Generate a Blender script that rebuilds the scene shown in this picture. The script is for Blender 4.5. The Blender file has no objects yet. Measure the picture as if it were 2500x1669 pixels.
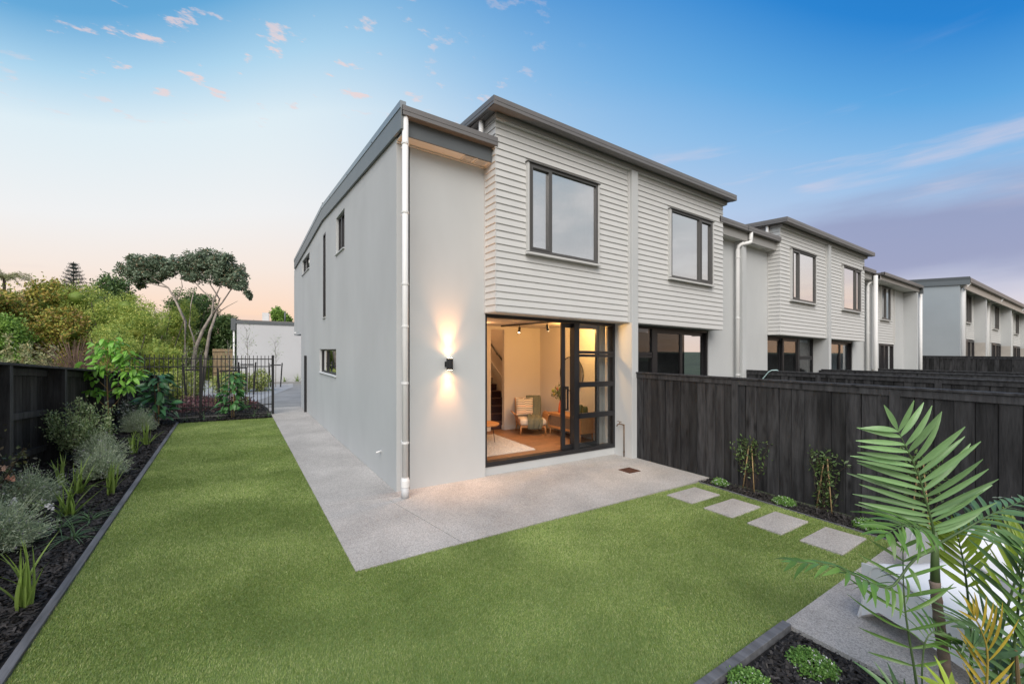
import bpy, bmesh, math, random
import numpy as np
from mathutils import Matrix, Vector

random.seed(7); RNG = np.random.default_rng(7)
SC = bpy.context.scene
COL = SC.collection
K = -0.0195                      # the site falls gently towards the east: ground and houses drop 2 cm per metre of x

# ------------------------------------------------------------------ camera
cam_d = bpy.data.cameras.new('camera'); cam = bpy.data.objects.new('camera', cam_d); COL.objects.link(cam)
cam.location = (-1.962, -5.885, 2.1)
cam.rotation_euler = (math.radians(90), 0, math.radians(-33.4687))
cam_d.sensor_width = 36; cam_d.lens = 1018 / 2500 * 36
cam_d.shift_y = (852 - 834.5) / 2500
cam_d.clip_start = 0.05; cam_d.clip_end = 2000
SC.camera = cam

# ------------------------------------------------------------------ sky and sun
SUN_ELEV = math.radians(44); SUN_AZ = math.radians(-143)   # direction the light comes from: behind the camera
def make_world():
    w = bpy.data.worlds.new('World'); SC.world = w; w.use_nodes = True
    nt = w.node_tree; N = nt.nodes; L = nt.links
    for n in list(N): N.remove(n)
    out = N.new('ShaderNodeOutputWorld'); bg = N.new('ShaderNodeBackground'); L.new(bg.outputs[0], out.inputs[0])
    tc = N.new('ShaderNodeTexCoord')
    nrm = N.new('ShaderNodeVectorMath'); nrm.operation = 'NORMALIZE'; L.new(tc.outputs['Generated'], nrm.inputs[0])
    sep = N.new('ShaderNodeSeparateXYZ'); L.new(nrm.outputs[0], sep.inputs[0])
    def math_(op, a, b=None, c=None, clamp=False):
        n = N.new('ShaderNodeMath'); n.operation = op; n.use_clamp = clamp
        for i, v in enumerate((a, b, c)):
            if v is None: continue
            if isinstance(v, (int, float)): n.inputs[i].default_value = v
            else: L.new(v, n.inputs[i])
        return n.outputs[0]
    def ramp(fac, stops, interp='EASE'):
        n = N.new('ShaderNodeValToRGB'); n.color_ramp.interpolation = interp
        el = n.color_ramp.elements
        for i, (p, c) in enumerate(stops):
            e = el[i] if i < 2 else el.new(p)
            e.position = p; e.color = (*[((v / 255) / 12.92 if v / 255 <= .04045 else ((v / 255 + .055) / 1.055) ** 2.4) for v in c], 1)
        L.new(fac, n.inputs[0]); return n.outputs[0]
    def mix(f, a, b):
        n = N.new('ShaderNodeMix'); n.data_type = 'RGBA'
        if isinstance(f, (int, float)): n.inputs[0].default_value = f
        else: L.new(f, n.inputs[0])
        for s, v in ((6, a), (7, b)):
            if isinstance(v, tuple): n.inputs[s].default_value = v
            else: L.new(v, n.inputs[s])
        return n.outputs[2]
    def smooth(x, a, b):
        n = N.new('ShaderNodeMapRange'); n.interpolation_type = 'SMOOTHSTEP'
        L.new(x, n.inputs[0]); n.inputs[1].default_value = a; n.inputs[2].default_value = b; return n.outputs[0]
    z = sep.outputs[2]
    h = math_('SQRT', math_('ADD', math_('MULTIPLY', sep.outputs[0], sep.outputs[0]), math_('MULTIPLY', sep.outputs[1], sep.outputs[1])))
    hx = math_('DIVIDE', sep.outputs[0], h); hy = math_('DIVIDE', sep.outputs[1], h)
    # azimuth: 0 towards the afterglow, 1 towards the deep blue east
    az = math_('ADD', math_('MULTIPLY', hx, 0.995), math_('MULTIPLY', hy, 0.1))
    a = math_('MULTIPLY', smooth(az, 0.10, 1.05), smooth(hy, -0.30, 0.08))
    # the pale veil of the afterglow reaches highest in the north east and thins to both sides
    cf = math_('ADD', math_('MULTIPLY', hx, 0.5515), math_('MULTIPLY', hy, 0.8342))
    zz = math_('MULTIPLY', z, math_('SUBTRACT', 1.2, math_('MULTIPLY', smooth(cf, .6, 1.0), .38)))
    warm = ramp(zz, [(0, (255, 205, 165)), (.06, (253, 217, 190)), (.15, (246, 231, 220)), (.25, (240, 240, 240)), (.40, (222, 237, 244)), (.48, (172, 212, 237)), (.56, (100, 168, 216)), (.75, (62, 132, 192)), (1, (50, 110, 170))], 'LINEAR')
    cool = ramp(zz, [(0, (238, 216, 208)), (.10, (214, 210, 222)), (.20, (186, 201, 228)), (.28, (165, 195, 230)), (.36, (132, 184, 230)), (.44, (92, 165, 224)), (.55, (38, 130, 208)), (.75, (16, 100, 180)), (1, (20, 80, 145))], 'LINEAR')
    sky = mix(a, warm, cool)
    # clouds lie on a plane overhead
    den = math_('ADD', z, 0.10)
    den = math_('MAXIMUM', den, 0.02)
    cx = math_('DIVIDE', sep.outputs[0], den); cy = math_('DIVIDE', sep.outputs[1], den)
    cmb = N.new('ShaderNodeCombineXYZ'); L.new(cx, cmb.inputs[0]); L.new(cy, cmb.inputs[1])
    def noise(scale, detail, rough, vec, loc=(0, 0, 0), rot=0, scl=(1, 1, 1)):
        m = N.new('ShaderNodeMapping'); L.new(vec, m.inputs[0]); m.inputs[1].default_value = loc
        m.inputs[2].default_value = (0, 0, rot); m.inputs[3].default_value = scl
        t = N.new('ShaderNodeTexNoise'); t.inputs['Scale'].default_value = scale; t.inputs['Detail'].default_value = detail
        t.inputs['Roughness'].default_value = rough; L.new(m.outputs[0], t.inputs[0]); return t.outputs[0]
    hi = math_('MULTIPLY', smooth(zz, .36, .42), math_('SUBTRACT', 1.0, smooth(az, .45, .8)))
    puff = noise(8.5, 5, .62, cmb.outputs[0], loc=(3.1, .7, 0), rot=.5, scl=(1, 1.6, 1))
    patch = noise(.75, 2, .5, cmb.outputs[0], loc=(1.3, 4.2, 0))
    pm = math_('MULTIPLY', math_('MULTIPLY', smooth(puff, .58, .67), smooth(patch, .45, .57)), hi)
    sky = mix(math_('MULTIPLY', pm, .75), sky, (.86, .66, .64, 1))
    # long soft pink streaks low over the east
    streak = noise(2.3, 5, .55, nrm.outputs[0], loc=(.9, 1.7, .35), scl=(1, 1, 8.5))
    low = math_('MULTIPLY', math_('MULTIPLY', smooth(z, .16, .24), smooth(az, .45, .75)), math_('SUBTRACT', 1.0, smooth(z, .34, .5)))
    st = math_('MULTIPLY', math_('MULTIPLY', smooth(streak, .54, .70), low), .42)
    sky = mix(st, sky, (.80, .66, .70, 1))
    # grey violet bank low in the east
    bank = noise(2.2, 5, .55, nrm.outputs[0], loc=(.4, .2, 1.1), scl=(1, 1, 5.5))
    bz = math_('MULTIPLY', smooth(math_('ADD', z, math_('MULTIPLY', bank, .10)), .13, .20), math_('SUBTRACT', 1.0, smooth(math_('ADD', z, math_('MULTIPLY', bank, .12)), .275, .345)))
    bk = math_('MULTIPLY', math_('MULTIPLY', bz, smooth(az, .86, .99)), .78)
    sky = mix(bk, sky, (.27, .29, .47, 1))
    # faint mauve wisps low in the glow
    wisp = noise(2.0, 4, .5, nrm.outputs[0], loc=(2.2, .9, .3), scl=(1, 1, 9))
    wz = math_('MULTIPLY', smooth(wisp, .52, .70), math_('MULTIPLY', smooth(z, .02, .06), math_('SUBTRACT', 1.0, smooth(z, .15, .22))))
    sky = mix(math_('MULTIPLY', math_('MULTIPLY', wz, math_('SUBTRACT', 1.0, a)), .55), sky, (.72, .60, .60, 1))
    # broken grey cloud deck over the south, behind the viewer, which the upper windows mirror
    deck = noise(1.6, 5, .6, cmb.outputs[0], loc=(5.0, 1.0, 0))
    dk = math_('MULTIPLY', smooth(math_('MULTIPLY', hy, -1.0), .30, .62), math_('MULTIPLY_ADD', smooth(deck, .38, .62), .35, .6))
    dk = math_('MULTIPLY', dk, math_('MULTIPLY_ADD', smooth(z, .02, .25), .7, .3))
    sky = mix(dk, sky, mix(smooth(deck, .35, .65), (.42, .43, .46, 1), (.72, .72, .73, 1)))
    nis = N.new('ShaderNodeTexSky'); nis.sky_type = 'NISHITA'; nis.sun_disc = False
    nis.sun_elevation = SUN_ELEV; nis.sun_rotation = math.radians(217)
    sc = N.new('ShaderNodeVectorMath'); sc.operation = 'SCALE'; L.new(nis.outputs[0], sc.inputs[0]); sc.inputs['Scale'].default_value = .004
    add = N.new('ShaderNodeVectorMath'); add.operation = 'ADD'; L.new(sky, add.inputs[0]); L.new(sc.outputs[0], add.inputs[1])
    L.new(add.outputs[0], bg.inputs[0]); bg.inputs[1].default_value = 1.0
make_world()
sun_d = bpy.data.lights.new('sun', 'SUN'); sun = bpy.data.objects.new('sun', sun_d); COL.objects.link(sun)
sun_d.energy = 3.35; sun_d.angle = math.radians(50); sun_d.color = (1.0, .93, .86)
_d = Vector((math.sin(SUN_AZ) * math.cos(SUN_ELEV), math.cos(SUN_AZ) * math.cos(SUN_ELEV), math.sin(SUN_ELEV)))
sun.rotation_euler = _d.to_track_quat('Z', 'Y').to_euler()
vs = SC.view_settings; vs.view_transform = 'Standard'; vs.look = 'None'; vs.exposure = 0.0; vs.gamma = 1.0; vs.use_curve_mapping = False
SC.cycles.use_denoising = True
SC.cycles.max_bounces = 8; SC.cycles.transparent_max_bounces = 16
SC.cycles.sample_clamp_indirect = 4.0

# ------------------------------------------------------------------ helpers
ORG = {}
class MB:
    def __init__(s): s.v = []; s.f = []
    def quad(s, *p):
        n = len(s.v); s.v += [tuple(q) for q in p]; s.f.append(tuple(range(n, n + len(p)))); return s
    def box(s, x0, x1, y0, y1, z0, z1):
        n = len(s.v)
        s.v += [(x0, y0, z0), (x1, y0, z0), (x1, y1, z0), (x0, y1, z0), (x0, y0, z1), (x1, y0, z1), (x1, y1, z1), (x0, y1, z1)]
        for f in ((0, 3, 2, 1), (4, 5, 6, 7), (0, 1, 5, 4), (1, 2, 6, 5), (2, 3, 7, 6), (3, 0, 4, 7)): s.f.append(tuple(n + i for i in f))
        return s
    def prism(s, pts, d):                # polygon pts swept along vector d
        n = len(s.v); m = len(pts)
        s.v += [tuple(p) for p in pts] + [tuple(p[i] + d[i] for i in range(3)) for p in pts]
        s.f.append(tuple(range(n + m - 1, n - 1, -1))); s.f.append(tuple(range(n + m, n + 2 * m)))
        for i in range(m):
            j = (i + 1) % m; s.f.append((n + i, n + j, n + m + j, n + m + i))
        return s
    def tube(s, path, r, n=8, cap=True, flat=1.0):
        path = [Vector(p) for p in path]; rs = r if isinstance(r, (list, tuple)) else [r] * len(path)
        rings = []
        for i, p in enumerate(path):
            t = (path[min(i + 1, len(path) - 1)] - path[max(i - 1, 0)]).normalized()
            u = t.cross(Vector((0, 0, 1)))
            if u.length < .05: u = t.cross(Vector((0, 1, 0)))
            u.normalize(); w = t.cross(u)
            ring = []
            for k in range(n):
                a = 2 * math.pi * k / n
                q = p + (u * math.cos(a) + w * math.sin(a) * flat) * rs[i]
                ring.append(len(s.v)); s.v.append(tuple(q))
            rings.append(ring)
        for a, b in zip(rings, rings[1:]):
            for k in range(n): s.f.append((a[k], a[(k + 1) % n], b[(k + 1) % n], b[k]))
        if cap: s.f.append(tuple(rings[0][::-1])); s.f.append(tuple(rings[-1]))
        return s
    def lathe(s, c, prof, n=20):         # prof: (radius, z)
        rings = []
        for r, z in prof:
            rings.append([len(s.v) + k for k in range(n)])
            s.v += [(c[0] + r * math.cos(2 * math.pi * k / n), c[1] + r * math.sin(2 * math.pi * k / n), c[2] + z) for k in range(n)]
        for a, b in zip(rings, rings[1:]):
            for k in range(n): s.f.append((a[k], a[(k + 1) % n], b[(k + 1) % n], b[k]))
        s.f.append(tuple(rings[0][::-1])); s.f.append(tuple(rings[-1])); return s
    def xform(s, M, i0=0):
        for i in range(i0, len(s.v)): s.v[i] = tuple(M @ Vector(s.v[i]))
        return s

def props(o, label=None, cat=None, group=None, kind=None):
    if label: o['label'] = label
    if cat: o['category'] = cat
    if group: o['group'] = group
    if kind: o['kind'] = kind
    return o
def mk(name, V, F, mat, org, smooth=False, bevel=0):
    V = np.asarray(V, dtype=np.float64) - np.asarray(org)
    V[:, 2] += K * V[:, 0]
    me = bpy.data.meshes.new(name)
    if isinstance(F, np.ndarray):
        m, k = F.shape
        me.vertices.add(len(V)); me.vertices.foreach_set('co', V.astype(np.float32).ravel())
        me.loops.add(m * k); me.loops.foreach_set('vertex_index', F.astype(np.int32).ravel())
        me.polygons.add(m); me.polygons.foreach_set('loop_start', np.arange(0, m * k, k, dtype=np.int32))
        me.update(calc_edges=True)
    else:
        me.from_pydata(V.tolist(), [], F); me.update()
    if mat is not None:
        for mm in (mat if isinstance(mat, list) else [mat]): me.materials.append(mm)
    if smooth:
        me.polygons.foreach_set('use_smooth', [True] * len(me.polygons))
    return me
def add(name, mb, mat, parent=None, org=None, smooth=False, bevel=0, **kw):
    V, F = (mb.v, mb.f) if isinstance(mb, MB) else mb
    if parent is not None: o0 = ORG[parent.name]
    elif org is not None: o0 = org
    else:
        a = np.asarray(V); o0 = (float((a[:, 0].min() + a[:, 0].max()) / 2), float((a[:, 1].min() + a[:, 1].max()) / 2), float(a[:, 2].min()))
    me = mk(name, V, F, mat, o0, smooth)
    o = bpy.data.objects.new(name, me); COL.objects.link(o)
    if parent is not None: o.parent = parent
    else: o.location = (o0[0], o0[1], o0[2] + K * o0[0])
    ORG[o.name] = o0
    if bevel:
        b = o.modifiers.new('bevel', 'BEVEL'); b.width = bevel; b.segments = 2; b.limit_method = 'ANGLE'
    if smooth:
        pass
    return props(o, **kw)
def thing(name, loc, label, cat, group=None, **kw):
    o = bpy.data.objects.new(name, None); COL.objects.link(o); o.empty_display_size = .1
    o.location = (loc[0], loc[1], loc[2] + K * loc[0]); ORG[o.name] = tuple(loc)
    return props(o, label=label, cat=cat, group=group, **kw)
def inst(name, me, parent, at, M=None, mat=None):     # a piece that shares mesh data; at = site coordinates of its own origin
    o = bpy.data.objects.new(name, me); COL.objects.link(o)
    p0 = ORG[parent.name]; d = [at[i] - p0[i] for i in range(3)]
    T = Matrix.Translation((d[0], d[1], d[2] + K * d[0]))
    if M is not None: T = T @ M
    o.parent = parent; o.matrix_local = T; ORG[o.name] = tuple(at)
    return o
def lightobj(name, kind, loc, energy, color, parent=None, aim=None, **kw):
    d = bpy.data.lights.new(name, kind); d.energy = energy; d.color = color
    for k_, v in kw.items(): setattr(d, k_, v)
    o = bpy.data.objects.new(name, d); COL.objects.link(o)
    p0 = ORG[parent.name] if parent else (0, 0, 0); q = [loc[i] - p0[i] for i in range(3)]
    o.location = (q[0], q[1], q[2] + K * q[0]); o.parent = parent
    if aim: o.rotation_euler = (-Vector(aim)).to_track_quat('Z', 'Y').to_euler()
    return o
def holes(mb, axis, c0, c1, u0, u1, z0, z1, cuts):    # a wall of thickness c0..c1 with rectangular openings (u0,u1,z0,z1)
    us = sorted({u0, u1, *[c for h in cuts for c in h[:2] if u0 < c < u1]}); zs = sorted({z0, z1, *[c for h in cuts for c in h[2:] if z0 < c < z1]})
    for a, b in zip(us, us[1:]):
        run = None
        for c, d in zip(zs, zs[1:]):
            um, zm = (a + b) / 2, (c + d) / 2
            if any(h[0] < um < h[1] and h[2] < zm < h[3] for h in cuts): continue
            if axis == 'y': mb.box(a, b, c0, c1, c, d)
            else: mb.box(c0, c1, a, b, c, d)
    return mb

# ------------------------------------------------------------------ materials
def lin(c): return tuple((v / 12.92 if v <= .04045 else ((v + .055) / 1.055) ** 2.4) for v in [x / 255 for x in c])
def mat(name, col, rough=.6, var=0.0, vscale=3.0, bump=0.0, bscale=60.0, metal=0.0, spec=.5, rnd=0.0, island=None, stretch=(1, 1, 1), col2=None, detail=4, trans=0.0, sheen=0.0):
    m = bpy.data.materials.new(name); m.use_nodes = True
    N = m.node_tree.nodes; L = m.node_tree.links; b = N['Principled BSDF']
    b.inputs['Roughness'].default_value = rough; b.inputs['Metallic'].default_value = metal
    b.inputs['Specular IOR Level'].default_value = spec
    b.inputs['Base Color'].default_value = (*col, 1)
    tc = N.new('ShaderNodeTexCoord'); mp = N.new('ShaderNodeMapping'); mp.inputs[3].default_value = stretch
    L.new(tc.outputs['Object'], mp.inputs[0])
    oi = N.new('ShaderNodeObjectInfo')
    off = N.new('ShaderNodeVectorMath'); off.operation = 'SCALE'; off.inputs[0].default_value = (17, 29, 13); L.new(oi.outputs['Random'], off.inputs['Scale'])
    L.new(off.outputs[0], mp.inputs[1])
    cur = None
    if var or col2:
        t = N.new('ShaderNodeTexNoise'); t.inputs['Scale'].default_value = vscale; t.inputs['Detail'].default_value = detail; t.inputs['Roughness'].default_value = .6
        L.new(mp.outputs[0], t.inputs[0])
        r = N.new('ShaderNodeMapRange'); L.new(t.outputs[0], r.inputs[0]); r.inputs[1].default_value = .32; r.inputs[2].default_value = .68
        mx = N.new('ShaderNodeMix'); mx.data_type = 'RGBA'; L.new(r.outputs[0], mx.inputs[0])
        c2 = col2 or tuple(min(1, c * (1 + var)) for c in col); c1 = col if col2 else tuple(c * (1 - var) for c in col)
        mx.inputs[6].default_value = (*c1, 1); mx.inputs[7].default_value = (*c2, 1); cur = mx.outputs[2]
    if island:
        g = N.new('ShaderNodeNewGeometry'); cr = N.new('ShaderNodeValToRGB'); L.new(g.outputs['Random Per Island'], cr.inputs[0])
        el = cr.color_ramp.elements
        for i, c in enumerate(island):
            p = i / (len(island) - 1); e = el[0] if i == 0 else (el[len(el) - 1] if i == len(island) - 1 else el.new(p)); e.position = p; e.color = (*c, 1)
        if cur:
            mx = N.new('ShaderNodeMix'); mx.data_type = 'RGBA'; mx.blend_type = 'MULTIPLY'; mx.inputs[0].default_value = 1
            L.new(cr.outputs[0], mx.inputs[6]); L.new(cur, mx.inputs[7]); cur = mx.outputs[2]
        else: cur = cr.outputs[0]
    if rnd:
        mr = N.new('ShaderNodeMapRange'); L.new(oi.outputs['Random'], mr.inputs[0]); mr.inputs[3].default_value = 1 - rnd; mr.inputs[4].default_value = 1 + rnd
        mx = N.new('ShaderNodeVectorMath'); mx.operation = 'SCALE'; L.new(mr.outputs[0], mx.inputs['Scale'])
        if cur: L.new(cur, mx.inputs[0])
        else: mx.inputs[0].default_value = col
        cur = mx.outputs[0]
    if cur: L.new(cur, b.inputs['Base Color'])
    if bump:
        t2 = N.new('ShaderNodeTexNoise'); t2.inputs['Scale'].default_value = bscale; t2.inputs['Detail'].default_value = 3; L.new(mp.outputs[0], t2.inputs[0])
        bn = N.new('ShaderNodeBump'); bn.inputs['Strength'].default_value = bump; bn.inputs['Distance'].default_value = .01; L.new(t2.outputs[0], bn.inputs['Height']); L.new(bn.outputs[0], b.inputs['Normal'])
    if trans:
        tr = N.new('ShaderNodeBsdfTranslucent'); ms = N.new('ShaderNodeMixShader'); ms.inputs[0].default_value = trans
        if cur: L.new(cur, tr.inputs[0])
        else: tr.inputs[0].default_value = (*col, 1)
        out = N['Material Output']; L.new(b.outputs[0], ms.inputs[1]); L.new(tr.outputs[0], ms.inputs[2]); L.new(ms.outputs[0], out.inputs[0])
    if sheen: b.inputs['Sheen Weight'].default_value = sheen
    return m
def glass_mat(name, refl, tint=(1, 1, 1), body=None):
    m = bpy.data.materials.new(name); m.use_nodes = True; N = m.node_tree.nodes; L = m.node_tree.links
    N.remove(N['Principled BSDF']); out = N['Material Output']
    gl = N.new('ShaderNodeBsdfGlossy'); gl.inputs['Roughness'].default_value = .01; gl.inputs['Color'].default_value = (.95, .95, .95, 1)
    tr = N.new('ShaderNodeBsdfTransparent'); tr.inputs[0].default_value = (*tint, 1)
    lw = N.new('ShaderNodeLayerWeight'); lw.inputs[0].default_value = .5
    pw = N.new('ShaderNodeMath'); pw.operation = 'POWER'; L.new(lw.outputs['Facing'], pw.inputs[0]); pw.inputs[1].default_value = 4.0
    ma = N.new('ShaderNodeMath'); ma.operation = 'MULTIPLY_ADD'; L.new(pw.outputs[0], ma.inputs[0]); ma.inputs[1].default_value = .9; ma.inputs[2].default_value = refl; ma.use_clamp = True
    ms = N.new('ShaderNodeMixShader'); L.new(ma.outputs[0], ms.inputs[0]); L.new(tr.outputs[0], ms.inputs[1]); L.new(gl.outputs[0], ms.inputs[2]); L.new(ms.outputs[0], out.inputs[0])
    return m
def emit_mat(name, col, s):
    m = bpy.data.materials.new(name); m.use_nodes = True; N = m.node_tree.nodes; b = N['Principled BSDF']
    b.inputs['Emission Color'].default_value = (*col, 1); b.inputs['Emission Strength'].default_value = s; b.inputs['Base Color'].default_value = (*col, 1); return m

PLASTER = mat('plaster', (.515, .53, .53), .85, var=.05, vscale=.8, stretch=(1, 1, .55), bump=.10, bscale=220)
BOARD = mat('painted_board', (.60, .60, .585), .55, var=.02, vscale=4, rnd=.02, bump=.03, bscale=40)
TRIM = mat('painted_trim', (.58, .58, .565), .5)
SOFFIT = mat('soffit_paint', (.66, .64, .60), .7)
FASCIA = mat('fascia_paint', (.115, .128, .135), .5, var=.05)
METAL = mat('roof_metal', (.20, .19, .185), .42, metal=.35, var=.05, vscale=2)
CAPM = mat('barge_cap', (.30, .335, .36), .4, metal=.35)
BLACK = mat('black_aluminium', (.017, .017, .019), .38)
GREYAL = mat('grey_aluminium', (.085, .083, .08), .4)
WHITE = mat('white_pvc', (.80, .80, .79), .55, var=.02)
PIPEG = mat('grey_pvc', (.55, .56, .57), .45)
GLASS = glass_mat('window_glass', .68, (.75, .78, .78))
DGLASS = glass_mat('door_glass', .03, (.93, .95, .95))
BLIND = mat('blind_or_shade_sheet', (.34, .34, .34), .9, var=.08, vscale=2)
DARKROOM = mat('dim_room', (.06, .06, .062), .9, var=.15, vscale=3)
INTWALL = mat('interior_paint', (.62, .58, .54), .8)
def stain_mat(name, base, hi, rnd=.3):
    m = mat(name, base, .72, col2=hi, vscale=2.2, stretch=(6, 6, .8), detail=6, bump=.5, bscale=9, rnd=rnd, spec=.35)
    N = m.node_tree.nodes; L = m.node_tree.links; b = N['Principled BSDF']
    # knots: sparse dark rings
    tc = [n for n in N if n.type == 'TEX_COORD'][0]
    mp = N.new('ShaderNodeMapping'); mp.inputs[3].default_value = (1.0, 5.0, 1.6); L.new(tc.outputs['Object'], mp.inputs[0])
    oi = [n for n in N if n.type == 'OBJECT_INFO'][0]
    off = N.new('ShaderNodeVectorMath'); off.operation = 'SCALE'; off.inputs[0].default_value = (7, 3, 23); L.new(oi.outputs['Random'], off.inputs['Scale']); L.new(off.outputs[0], mp.inputs[1])
    vo = N.new('ShaderNodeTexVoronoi'); vo.inputs['Scale'].default_value = 1.3; L.new(mp.outputs[0], vo.inputs[0])
    mr = N.new('ShaderNodeMapRange'); L.new(vo.outputs['Distance'], mr.inputs[0]); mr.inputs[1].default_value = .06; mr.inputs[2].default_value = .22; mr.inputs[3].default_value = .25; mr.inputs[4].default_value = 1
    src = b.inputs['Base Color'].links[0].from_socket
    sc = N.new('ShaderNodeVectorMath'); sc.operation = 'SCALE'; L.new(src, sc.inputs[0]); L.new(mr.outputs[0], sc.inputs['Scale']); L.new(sc.outputs[0], b.inputs['Base Color'])
    return m
FENCE = stain_mat('black_stained_timber', (.008, .008, .009), (.046, .046, .048), .55)
FRAIL = stain_mat('black_stained_rail', (.022, .022, .024), (.065, .066, .07), .15)
PALEWOOD = mat('pale_timber', (.42, .29, .14), .7, var=.2, vscale=6, stretch=(8, 8, 1))
def concrete_mat(name, c1, c2, c3):
    m = bpy.data.materials.new(name); m.use_nodes = True; N = m.node_tree.nodes; L = m.node_tree.links; b = N['Principled BSDF']; b.inputs['Roughness'].default_value = .8
    tc = N.new('ShaderNodeTexCoord')
    v = N.new('ShaderNodeTexVoronoi'); v.inputs['Scale'].default_value = 130; L.new(tc.outputs['Object'], v.inputs[0])
    cr = N.new('ShaderNodeValToRGB'); L.new(v.outputs['Color'], cr.inputs[0]); e = cr.color_ramp.elements; e[0].color = (*c1, 1); e[0].position = .15; e[1].color = (*c3, 1); e[1].position = .9
    k = cr.color_ramp.elements.new(.5); k.color = (*c2, 1)
    n = N.new('ShaderNodeTexNoise'); n.inputs['Scale'].default_value = .9; n.inputs['Detail'].default_value = 5; n.inputs['Roughness'].default_value = .62; L.new(tc.outputs['Object'], n.inputs[0])
    mr = N.new('ShaderNodeMapRange'); L.new(n.outputs[0], mr.inputs[0]); mr.inputs[1].default_value = .3; mr.inputs[2].default_value = .7; mr.inputs[3].default_value = .74; mr.inputs[4].default_value = 1.12
    s = N.new('ShaderNodeVectorMath'); s.operation = 'SCALE'; L.new(cr.outputs[0], s.inputs[0]); L.new(mr.outputs[0], s.inputs['Scale']); L.new(s.outputs[0], b.inputs['Base Color'])
    bn = N.new('ShaderNodeBump'); bn.inputs['Strength'].default_value = .35; bn.inputs['Distance'].default_value = .004; L.new(v.outputs['Distance'], bn.inputs['Height']); L.new(bn.outputs[0], b.inputs['Normal'])
    return m
AGG = concrete_mat('exposed_aggregate', (.31, .295, .28), (.45, .43, .405), (.58, .555, .53))
PLAINCON = mat('plain_concrete', (.26, .26, .255), .85, var=.18, vscale=1.2, bump=.1, bscale=120)
SOIL = mat('soil', (.012, .011, .0105), .95, var=.3, vscale=30, bump=.8, bscale=60)
CHIP = mat('bark_chip', (.03, .028, .028), .8, island=[(0.009, 0.008, 0.008), (0.019, 0.017, 0.016), (0.034, 0.030, 0.028), (0.068, 0.062, 0.059)])
EDGE = mat('edging_timber', (.075, .078, .085), .75, col2=(.17, .175, .19), vscale=2.5, stretch=(6, .7, 6), bump=.25, bscale=30)

# ================================================================== SETTING: ground
def sheet(name, pts, z, m, label=None, kind='structure', thick=None, **kw):
    mb = MB()
    if thick: mb.prism([(p[0], p[1], z - thick) for p in pts], (0, 0, thick))
    else: mb.quad(*[(p[0], p[1], z) for p in pts])
    return add(name, mb, m, kind=kind, label=label, **kw)
EARTH = mat('earth_cover', (.045, .06, .028), .95, var=.5, vscale=.5, bump=.5, bscale=8)
g = MB(); g.quad(*[(x, y, -1.0 - K * x) for x, y in ((-400, -300), (400, -300), (400, 500), (-400, 500))]); add('ground', g, EARTH, org=(0, 0, -1), kind='structure')
TURFB = mat('turf_backing', (.14, .22, .055), .95, col2=(.19, .27, .085), vscale=1.1, bump=.6, bscale=260)
def edge_x(y): return -3.17 - .0135 * y
YB = -4.335
lawn_poly = [(edge_x(YB), YB), (4.24, YB), (4.37, -1.86), (2.6, -1.84), (-1.03, -1.82), (-1.035, 8.70), (edge_x(8.7), 8.72)]
# sub soil below every bed
sheet('soil', [(-4.85, -6.8), (-4.85, 10.2), (-.9, 10.2), (-.9, 9.0), (-3.1, 8.8), (-3.1, -6.8)], -.012, SOIL)
sheet('soil', [(-3.1, -6.8), (4.8, -6.8), (4.8, -1.7), (-3.1, -1.7)], -.030, SOIL)
lawn = sheet('lawn', lawn_poly, -.006, TURFB)
# path and patio: three slabs with open joints
def slab(name, pts): return sheet(name, pts, .004, AGG, thick=.12, kind='structure')
slab('path', [(-1.03, .12), (-.003, -.005), (-.003, 11.2), (-1.03, 11.2)])
slab('patio', [(-1.03, -1.816), (.085, -1.816), (-.204, -.045), (-.006, -.013), (-1.03, .112)])
slab('patio', [(.094, -1.816), (4.30, -1.816), (4.42, -1.81), (4.77, -1.81), (4.77, .5), (-.003, .5), (-.003, .0), (-.196, -.045)])
PATIO2 = slab('patio', [(1.60, -4.342), (3.9, -4.342), (4.3, -4.35), (4.3, -6.9), (1.56, -6.9)])
# driveway beyond the gate
sheet('driveway', [(-1.03, 11.21), (2.0, 11.21), (4, 25), (-7, 29), (-7, 22), (-4.2, 18.5), (-2.6, 15.2), (-1.25, 13.6)], -.01, PLAINCON)
LIGHTCON = mat('pale_concrete', (.36, .37, .38), .8, var=.12, vscale=1.5, bump=.1, bscale=100)
sheet('driveway', [(-1.3, 13.6), (.7, 20.4), (1.1, 24.6), (-1.5, 24.4), (-5, 24.6), (-4.2, 18.6), (-2.7, 15.1)], -.002, LIGHTCON)
sheet('soil', [(-4.8, 9.5), (-1.04, 9.8), (-1.04, 10.7), (-1.3, 13.4), (-2.7, 15.0), (-4.3, 18.5), (-4.8, 18.5)], .012, SOIL)
sheet('soil', [(-2.0, 23.3), (2.2, 23.0), (2.2, 23.9), (-2.0, 24.4)], .03, SOIL)
# kerbs
add('kerb', MB().box(-4.0, -1.03, 9.62, 9.74, -.05, .06), PLAINCON, kind='structure')
add('kerb', MB().prism([(-2.0, 23.2, -.05), (2.2, 22.9, -.05), (2.2, 23.03, -.05), (-2.0, 23.33, -.05)], (0, 0, .16)), PLAINCON, kind='structure')
add('kerb', MB().prism([(-2.75, 15.0, -.05), (-4.3, 18.5, -.05), (-4.42, 18.45, -.05), (-2.87, 14.95, -.05)], (0, 0, .16)), PLAINCON, kind='structure')

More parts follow.
